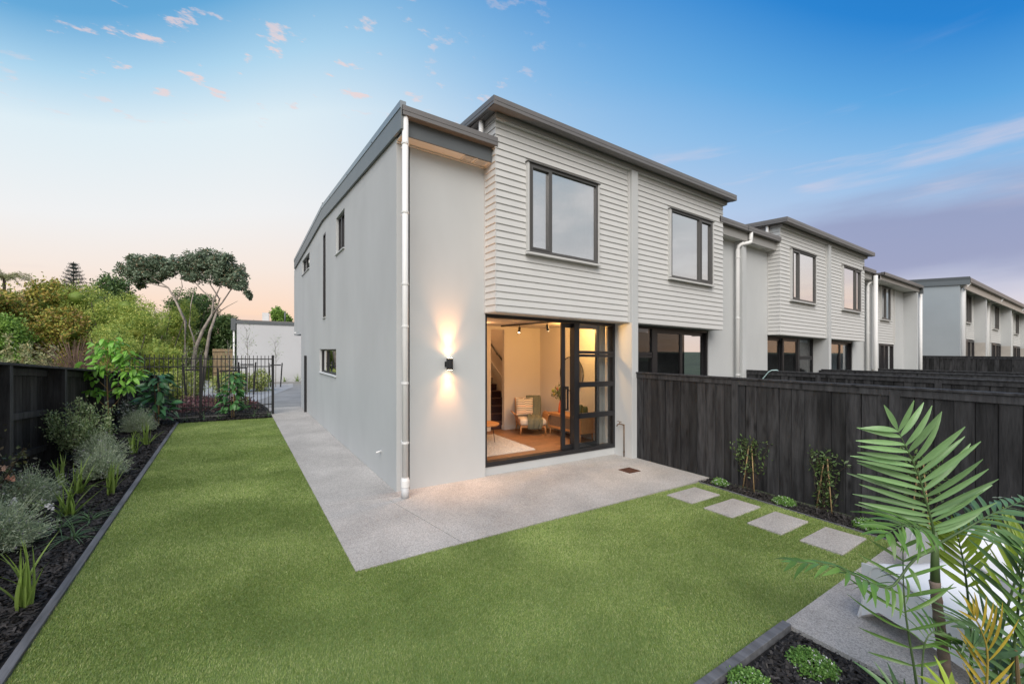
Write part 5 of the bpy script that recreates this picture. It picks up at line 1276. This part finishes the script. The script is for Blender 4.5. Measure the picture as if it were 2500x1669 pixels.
frond(palm2, [(1.60, -5.48, .05), (1.50, -5.45, .35), (1.38, -5.42, .60), (1.24, -5.37, .66)], 13, .24, .020, (-.5, -.3, .8), start=.3, var=3, ang=50, droop=(1, 2, 1), rad=.007)
frond(palm2, [(1.52, -5.48, 0), (1.48, -5.50, .40), (1.40, -5.535, .85), (1.33, -5.56, 1.14)], 15, .36, .028, (-.6, -.6, .4), start=.25, var=3, ang=50, droop=(0, 1, 1), rad=.011)
frond(palm2, [(1.56, -5.40, 0), (1.63, -5.44, .5), (1.72, -5.50, .9), (1.80, -5.52, 1.05)], 14, .34, .028, (-.6, -.4, .5), start=.25, var=2, ang=42, droop=(0, 1, 0), rad=.010)
frond(palm2, [(1.30, -5.42, -.02), (1.26, -5.44, .35), (1.20, -5.45, .62), (1.10, -5.42, .80)], 12, .28, .017, (-.7, -.5, .3), start=.2, ang=32, droop=(0, 0, 1), stem=YSTEM, sets=YEL, gap=.25)
frond(palm, [(1.15, -5.25, 0), (1.12, -5.23, .3), (1.13, -5.24, .55), (1.22, -5.28, .60), (1.30, -5.32, .52)], 12, .20, .016, (-.2, -.2, 1), start=.45, var=1, ang=62, droop=(1, 2), rad=.006)
frond(palm, [(1.05, -5.20, -.02), (1.00, -5.19, .18), (.93, -5.18, .28), (.85, -5.16, .30)], 9, .19, .030, (-.4, -.3, 1), start=.2, var=3, ang=48, droop=(1, 2))
frond(palm, [(1.22, -5.33, 0), (1.15, -5.34, .2), (1.08, -5.34, .36), (.98, -5.33, .42)], 8, .17, .030, (-.4, -.3, 1), start=.3, var=2, ang=46, droop=(0, 1))
# low broad leaved plants around the palm's foot
broad('ground_plant', 1.02, -5.02, -.02, .12, 8, .12, .06, .04, (.10, .20, .05), 'small broad leaved plant at the bottom edge beside the largest mound', 'plant', 1)
broad('ground_plant', 1.50, -5.55, -.02, .62, 10, .15, .10, .07, (.09, .17, .08), 'rounded grey green leaves at the foot of the palm, bottom right', 'plant', 1)

# ================================================================== BEYOND THE GATE
HEDGE = mat('hedge_leaf', (.25, .32, .06), .5, trans=.25, island=[(0.150, 0.225, 0.037), (0.300, 0.388, 0.075), (0.475, 0.525, 0.150), (0.562, 0.562, 0.250)])
def bush(name, c, r, n, size, m, label, cat, group=None, per=10, shell=.6):
    T = thing(name, (c[0], c[1], 0), label, cat, group)
    C = blob_points(c, r, n, shell); C[:, 2] = np.maximum(C[:, 2], .02); V, F = leaf_cloud(C, per, .08, size, .55, .2); add('foliage', (V, F), m, T)
    st = MB()
    for i in range(8):
        a = RNG.uniform(0, 6.28); st.tube([(c[0], c[1], -.1), (c[0] + .5 * r[0] * math.cos(a), c[1] + .5 * r[1] * math.sin(a), c[2])], [.03, .01], 5)
    add('stems', st, TWIG, T); return T
bush('hedge', (-3.72, 15.8, .50), (.62, .5, .66), 420, .085, HEDGE, 'variegated yellow green hedge just behind the metal fence', 'hedge')
bush('hedge', (-2.1, 18.3, .42), (.95, .5, .55), 420, .085, HEDGE, 'second variegated hedge farther back along the driveway', 'hedge')
bush('hedge', (-.95, 18.4, .48), (.42, .4, .62), 200, .085, HEDGE, 'small end clump of yellow green hedge next to the garage wall', 'hedge')
REDG = mat('red_groundcover', (.09, .035, .045), .6, island=[(.05, .02, .028), (.11, .045, .055), (.18, .08, .09), (.08, .08, .04)])
C = np.c_[scatter([(-3.5, 10.6), (-1.3, 10.6), (-1.5, 12.8), (-2.7, 14.2), (-3.7, 14.2)], 55), np.zeros(0)[:0].sum() * 0 + 0 * RNG.random(1)[0] * np.ones((0,))] if False else scatter([(-3.5, 10.6), (-1.3, 10.6), (-1.5, 12.8), (-2.7, 14.2), (-3.7, 14.2)], 55)
C = np.c_[C, RNG.uniform(.04, .2, len(C))]; V, F = leaf_cloud(C, 16, .06, .075, .5, .3)
add('groundcover', (V, F), REDG, org=(-2.5, 12.4, 0), kind='stuff', label='dark red leaved ground cover behind the metal fence')
def far_tufts(pts, m=IRISM):
    for x, y, lb in pts: iris(x, y, 12, .42, lb, 'yellow green strappy tufts beyond the metal fence', .22)
far_tufts([(-3.62, 12.6, 'strappy tuft behind the fence by the variegated hedge'), (-2.55, 12.2, 'strappy tuft behind the fence right of its middle post'), (-1.62, 11.6, 'bright strappy tuft nearest the path behind the metal fence'), (-1.95, 12.0, 'strappy tuft behind the broad leaved plant')])
for x, y, lb in ((-.2, 23.6, 'grass tuft against the garage wall, left one'), (.55, 23.55, 'grass tuft against the garage wall, middle one'), (1.25, 23.45, 'larger grass tuft against the garage wall beside the house corner')):
    iris(x, y, 22, .6 if 'larger' in lb else .42, lb, 'grass tufts below the garage wall', .45, name='grass_tuft')
# young street trees tied between black stakes
for i, (x, y, h, hs, lb) in enumerate(((-3.35, 14.6, 2.6, 1.35, 'bare young tree between black stakes by the variegated hedge'), (-2.2, 12.4, 2.4, 1.40, 'young tree with leaning black stakes right of the fence post'), (-1.55, 16.5, 3.0, 1.5, 'tall thin young tree before the garage corner'), (-.15, 20.6, 2.5, 1.35, 'sparse young tree between two black stakes before the garage wall'))):
    T = thing('staked_tree', (x, y, 0), lb, 'young tree', 'young staked trees beyond the metal fence')
    for s_ in (-.24, .24): add('stake', MB().box(x + s_ - .03, x + s_ + .03, y - .03, y + .03, -.05, hs).xform(Matrix.Translation((x, y, 0)) @ Matrix.Rotation(s_ * .25, 4, 'Y') @ Matrix.Translation((-x, -y, 0))), BLACK, T)
    add('tie', MB().box(x - .26, x + .26, y - .012, y + .012, hs - .16, hs - .10), BLACK, T)
    st = MB().tube([(x, y, 0), (x + .02, y, h * .6), (x - .03, y, h)], [.02, .013, .005], 6); C = []
    for k in range(16):
        z = RNG.uniform(.45, 1) * h; a = RNG.uniform(0, 6.28); e = (x + .3 * math.cos(a), y + .3 * math.sin(a), z + .35); st.tube([(x, y, z), e], [.006, .002], 4); C += [((x + e[0]) / 2, (y + e[1]) / 2, z + .18), e]
    add('trunk', st, mat('young_bark', (.22, .20, .18), .9), T); V, F = leaf_cloud(C, 5, .09, .07, .35); add('leaves', (V, F), SHR, T)
# letterbox-like black garden furniture seen between bars
T = thing('outdoor_table', (-1.9, 17.0, 0), 'black metal outdoor table frame beyond the metal fence', 'table')
add('table_top', MB().box(-2.25, -1.55, 16.8, 17.2, 1.18, 1.22), BLACK, T)
for dx, dy in ((-2.22, 16.83), (-1.58, 16.83), (-2.22, 17.17), (-1.58, 17.17)): add('leg', MB().box(dx - .02, dx + .02, dy - .02, dy + .02, 0, 1.18), BLACK, T)
# light timber fence behind
T = thing('fence', (-2.6, 26, 0), 'light brown timber paling fence left of the garage', 'fence')
for i in range(9): add('paling', MB().box(-3.2 + i * .13, -3.2 + i * .13 + .12, 26.0, 26.03, -.8, 2.06), mat('weathered_paling', (.30, .22, .13), .85, var=.2, vscale=3) if i == 0 else bpy.data.materials['weathered_paling'], T)
for z in (.6, 1.9): add('rail', MB().box(-3.2, -2.03, 25.95, 25.999, z, z + .1), bpy.data.materials['weathered_paling'], T)

# ================================================================== TREES
BARK = mat('pale_bark', (.36, .31, .27), .9, var=.35, vscale=3, bump=.5, bscale=12); DBARK = mat('dark_bark', (.07, .055, .045), .95, var=.3, vscale=3)
def crown_mesh(clusters, size, aspect=.5, sub=14, per=26, spread=.16, up=.15, core=.42):
    Vs, Fs, o = [], [], 0
    for c, r, w in clusters:
        n = max(6, int(sub * w)); S = blob_points(c, r, n, .45)
        V, F = leaf_cloud(S, per, np.array(r) * spread, size, aspect, up); Vs.append(V); Fs.append(F + o); o += len(V)
        if core:                         # dense inner foliage so the crown is not see-through
            nu, nv = 10, 7; ph = np.linspace(0, 2 * np.pi, nu, endpoint=False); th = np.linspace(.15, np.pi - .15, nv)
            T_, P_ = np.meshgrid(th, ph, indexing='ij'); q = RNG.uniform(.82, 1.12, T_.shape) * core
            V = np.stack([c[0] + r[0] * q * np.sin(T_) * np.cos(P_), c[1] + r[1] * q * np.sin(T_) * np.sin(P_), c[2] + r[2] * q * np.cos(T_)], -1).reshape(-1, 3)
            F = np.array([(i * nu + j, i * nu + (j + 1) % nu, (i + 1) * nu + (j + 1) % nu, (i + 1) * nu + j) for i in range(nv - 1) for j in range(nu)]); Vs.append(V); Fs.append(F + o); o += len(V)
    return np.vstack(Vs), np.vstack(Fs)
def tree(name, label, base, limbs, clusters, m, size, group=None, cat='tree', bark=DBARK, **kw):
    T = thing(name, base, label, cat, group)
    tm = MB()
    for path, r0, r1 in limbs: tm.tube(path, [r0 + (r1 - r0) * i / (len(path) - 1) for i in range(len(path))], 8)
    add('trunk', tm, bark, T, smooth=True)
    add('crown', crown_mesh(clusters, size, **kw), m, T); return T
# tall umbrella-crowned coastal tree
POH = mat('coastal_leaf', (.06, .085, .05), .55, trans=.12, island=[(0.077, 0.116, 0.072), (0.121, 0.182, 0.110), (0.165, 0.231, 0.149), (0.209, 0.286, 0.193), (0.264, 0.341, 0.242), (0.187, 0.264, 0.165), (0.286, 0.165, 0.099)])
limbs = [([(-4.9, 29.6, -1), (-4.85, 29.5, 1.5), (-4.81, 29.56, 3.82), (-5.34, 29.9, 5.19), (-5.77, 30.2, 6.11), (-6.71, 30.8, 6.8)], .17, .05),
         ([(-4.5, 29.2, -1), (-4.42, 29.3, .8), (-4.2, 29.1, 2.2), (-3.84, 28.9, 3.29), (-3.32, 28.6, 4.37), (-3.25, 28.5, 5.25), (-2.81, 28.2, 6.4)], .22, .06),
         ([(-3.9, 29.2, -1), (-3.7, 29.1, 1.5), (-3.45, 28.8, 3.2), (-3.1, 28.5, 4.4), (-2.9, 28.4, 5.4), (-3.6, 28.6, 6.7)], .18, .05),
         ([(-3.32, 28.6, 4.37), (-2.75, 28.3, 5.2), (-2.24, 27.9, 6.1), (-1.8, 27.6, 6.4)], .10, .03), ([(-3.25, 28.5, 5.25), (-3.9, 29, 6.0), (-4.6, 29.3, 6.9)], .08, .03), ([(-5.34, 29.9, 5.19), (-5.0, 29.8, 6.2), (-5.1, 29.8, 7.2)], .07, .03),
         ([(-5.77, 30.2, 6.11), (-6.6, 30.6, 6.3), (-7.6, 31.2, 6.9)], .06, .02), ([(-3.1, 28.5, 4.4), (-2.5, 28.1, 4.9), (-1.9, 27.8, 5.3)], .06, .02), ([(-4.2, 29.1, 2.2), (-4.6, 29.4, 3.6), (-4.5, 29.3, 5.0), (-4.3, 29.2, 6.2)], .08, .03)]
cl = [((-7.9, 31.6, 7.2), (.75, .9, .45), 1.1), ((-7.2, 31.2, 7.65), (.85, 1, .42), 1.3), ((-6.3, 30.6, 7.75), (.8, 1, .42), 1.2), ((-6.9, 31, 6.9), (.8, .9, .35), .9), ((-5.9, 30.3, 7.2), (.6, .8, .4), .8), ((-7.6, 31.4, 6.6), (.5, .7, .3), .5),
      ((-5.0, 29.7, 7.7), (.65, .8, .5), 1.1), ((-4.3, 29.2, 7.9), (.8, .9, .5), 1.3), ((-3.4, 28.6, 8.05), (.9, 1, .5), 1.6), ((-2.6, 28.1, 7.7), (.8, .9, .5), 1.3), ((-1.95, 27.7, 7.1), (.65, .8, .5), 1.1), ((-1.7, 27.6, 6.4), (.45, .6, .35), .6), ((-3.0, 28.4, 7.0), (.9, .9, .45), 1.0), ((-4.2, 29.1, 7.0), (.8, .9, .45), .9), ((-2.3, 28.0, 6.5), (.5, .6, .3), .5), ((-1.35, 27.3, 5.75), (.22, .3, .16), .2)]
limbs = [(p_, a_ * .68, b_ * .6) for p_, a_, b_ in limbs]
cl = [(c_, (r_[0], r_[1], r_[2] * 1.25), w_ * 1.2) for c_, r_, w_ in cl]
for (c_, r_, w_) in list(cl):          # ragged outer tufts and a deeper underside
    for q_ in range(3):
        o_ = np.clip(RNG.normal(0, .8, 3), -1, 1) * np.array(r_) * np.array([.72, .72, .8]); o_[2] -= .06
        cl.append((tuple(np.array(c_) + o_), tuple(np.array(r_) * RNG.uniform(.28, .5)), .45))
tree('coastal_tree', 'tall umbrella crowned tree with pale leaning trunks beside the garage', (-4.3, 29.2, -1), limbs, cl, POH, .15, bark=BARK, sub=34, per=30, spread=.13, core=.42)
# bamboo-like feathery stand, autumn trees, dark evergreens
BAM = mat('bamboo_leaf', (.15, .19, .045), .55, trans=.25, island=[(0.173, 0.269, 0.051), (0.295, 0.415, 0.083), (0.468, 0.560, 0.123), (0.664, 0.657, 0.165)])
AUT = mat('autumn_leaf', (.16, .15, .04), .6, trans=.2, island=[(0.112, 0.164, 0.031), (0.211, 0.282, 0.052), (0.298, 0.352, 0.062), (0.546, 0.469, 0.093), (0.497, 0.352, 0.083), (0.298, 0.176, 0.083)])
EVG = mat('evergreen_leaf', (.05, .085, .025), .55, trans=.15, island=[(0.053, 0.105, 0.032), (0.105, 0.189, 0.053), (0.189, 0.273, 0.084)])
LIM = mat('light_green_leaf', (.12, .2, .04), .55, trans=.25, island=[(0.108, 0.208, 0.032), (0.216, 0.378, 0.065), (0.360, 0.529, 0.113)])
def heap(x, y, z0, h, r, k=9):     # a crown of several uneven lobes from low down to the top
    out = []
    for i in range(k):
        t = (i + .5) / k; a = RNG.uniform(0, 6.28); rr = r * (1 - .55 * t) * RNG.uniform(.3, .9)
        out.append(((x + rr * math.cos(a), y + rr * math.sin(a), z0 + h * (.12 + .80 * t)), (r * RNG.uniform(.35, .6), r * RNG.uniform(.35, .6), h * RNG.uniform(.10, .19)), 1.0))
    return out
specs = [ # x, y, top, radius, material, leaf, label
 ('bamboo_clump', -9.9, 30.5, 6.5, 2.3, BAM, .17, 'feathery bamboo clump below the distant conifer'), ('bamboo_clump', -7.9, 28.2, 5.9, 2.0, BAM, .16, 'middle feathery bamboo clump of the thicket'), ('bamboo_clump', -6.3, 26.9, 5.2, 1.8, BAM, .16, 'feathery bamboo clump left of the leaning pale trunk'), ('bamboo_clump', -5.6, 32.5, 6.0, 1.9, BAM, .17, 'bamboo clump behind the leaning pale trunk'), ('bamboo_clump', -7.0, 23.5, 3.8, 1.6, BAM, .14, 'low bamboo growth above the left fence'), ('bamboo_clump', -5.2, 23.8, 3.0, 1.3, BAM, .14, 'low bamboo growth behind the metal fence'),
 ('autumn_tree', -12.6, 27.3, 5.9, 2.3, AUT, .20, 'yellowing autumn tree at the left edge of the thicket'), ('autumn_tree', -11.9, 29.6, 6.4, 2.1, AUT, .19, 'brownish autumn tree second from the left edge'), ('autumn_tree', -11.0, 31.5, 6.6, 1.9, AUT, .19, 'tall reddish autumn tree below the conifer'), ('autumn_tree', -9.6, 25.4, 4.6, 1.7, AUT, .17, 'low autumn tinted tree above the left fence'),
 ('evergreen_tree', -14.5, 32.0, 5.6, 2.6, LIM, .2, 'light green tree at the far left edge'), ('evergreen_tree', -9.7, 36.5, 7.9, 2.8, EVG, .24, 'dark rounded evergreen rising behind the bamboo'), ('evergreen_tree', -2.3, 35.4, 5.4, 1.9, EVG, .22, 'dark evergreen between the coastal tree and the garage'), ('evergreen_tree', -4.6, 36.5, 7.2, 2.3, EVG, .22, 'evergreen tree behind the coastal tree trunks'), ('evergreen_tree', -.9, 37.5, 4.6, 1.2, EVG, .2, 'low dark evergreen peeping over the garage roof edge'),
 ('evergreen_tree', 2.15, 45.3, 7.3, 1.5, LIM, .26, 'rounded green tree top showing above the garage roof'), ('evergreen_tree', -16.5, 37.0, 6.8, 2.8, AUT, .24, 'olive tree behind the left edge of the thicket'), ('evergreen_tree', -11.8, 24.0, 4.2, 1.8, LIM, .18, 'light green bush tree low at the left edge')]
for nm, x, y, top_, r, m, lf, lb in specs:
    z0 = -1.2; h = top_ - .75 - z0; lf *= .85
    bam = nm.startswith('bamboo')
    lm = [([(x + dx, y, z0), (x + dx * 1.5, y, z0 + h * .5), (x + dx * 2.4, y + .1, z0 + h * .93)], .05 if bam else .14, .015) for dx in ((-.5, -.2, .1, .4, .7) if bam else (-.12, .12))]
    tree(nm, lb, (x, y, z0), lm, heap(x, y, z0, h, r, 15), m, lf, 'trees of the thicket beyond the left fence', sub=58, per=34, spread=.13, aspect=.28 if bam else .5, up=-.1 if bam else .15)
# pale shrub and dead twigs right behind the left fence
PALES = mat('pale_shrub_leaf', (.26, .28, .13), .6, trans=.25, island=[(0.182, 0.221, 0.091), (0.338, 0.377, 0.169), (0.520, 0.520, 0.286), (0.390, 0.312, 0.130)])
shrub('shrub', -7.9, 14.6, 3.1, 1.3, PALES, 'pale yellow green shrub leaning over the left fence', 'shrub', nst=70, leafs=.13, per=22, z0=-.6, aspect=.42)
T = thing('dead_bush', (-6.55, 14.2, -.6), 'bare brown twiggy bush behind the left fence', 'bush'); tw = MB()
for i in range(150):
    a = RNG.uniform(0, 6.28); r = RNG.uniform(.2, 1.2); z = RNG.uniform(1.3, 2.5); tw.tube([(-6.55 + RNG.normal(0, .3), 14.2, -.4), (-6.55 + r * .5 * math.cos(a), 14.2 + r * .5 * math.sin(a), z * .75), (-6.55 + r * math.cos(a), 14.2 + r * math.sin(a), z)], [.012, .008, .004], 4)
add('twigs', tw, mat('dry_twig', (.20, .13, .10), .9), T)
# distant conifer with tiered drooping branches
T = thing('norfolk_pine', (-16.6, 57.7, -1), 'distant tiered conifer rising above the thicket', 'conifer'); tm = MB().tube([(-16.6, 57.7, -1), (-16.6, 57.7, 11.2)], [.25, .03], 8); C = []
for i in range(17):
    z = 4.4 + i * .40; L_ = 2.7 * (1 - (z - 3.6) / 7.9) + .08
    for k in range(7):
        a = k * .898 + i * .5; e = Vector((-16.6 + L_ * math.cos(a), 57.7 + L_ * math.sin(a), z + L_ * .28)); b0 = Vector((-16.6, 57.7, z)); tm.tube([b0, e], [.03, .01], 4)
        for t in np.linspace(.25, 1, int(3 + L_ * 4)): C.append(tuple(b0.lerp(e, t)))
add('trunk', tm, DBARK, T); V, F = leaf_cloud(C, 9, .05, .20, .22, .5); add('crown', (V, F), mat('conifer_needle', (.05, .075, .06), .7, island=[(.035, .05, .045), (.07, .10, .085)]), T)
# a fern-like treetop at the left edge
T = thing('tree_fern', (-15.8, 39.0, -1), 'tall tree with drooping feathery crown at the left edge', 'tree'); tm = MB().tube([(-15.8, 39, -1), (-15.8, 39, 6.9)], [.14, .08], 8); C = []
for k in range(15):
    a = k * .42 * 1.0 + .1; prev = Vector((-15.8, 39, 6.8))
    for t in np.linspace(.1, 1, 12): q = Vector((-15.8 + 1.5 * t * math.cos(a), 39 + 1.5 * t * math.sin(a), 6.8 + .9 * t - 1.1 * t * t + (k % 3) * .25 * t)); tm.tube([prev, q], .015, 4); prev = q; C.append(tuple(q))
add('trunk', tm, DBARK, T); V, F = leaf_cloud(C, 14, .05, .20, .12); add('crown', (V, F), PALES, T)
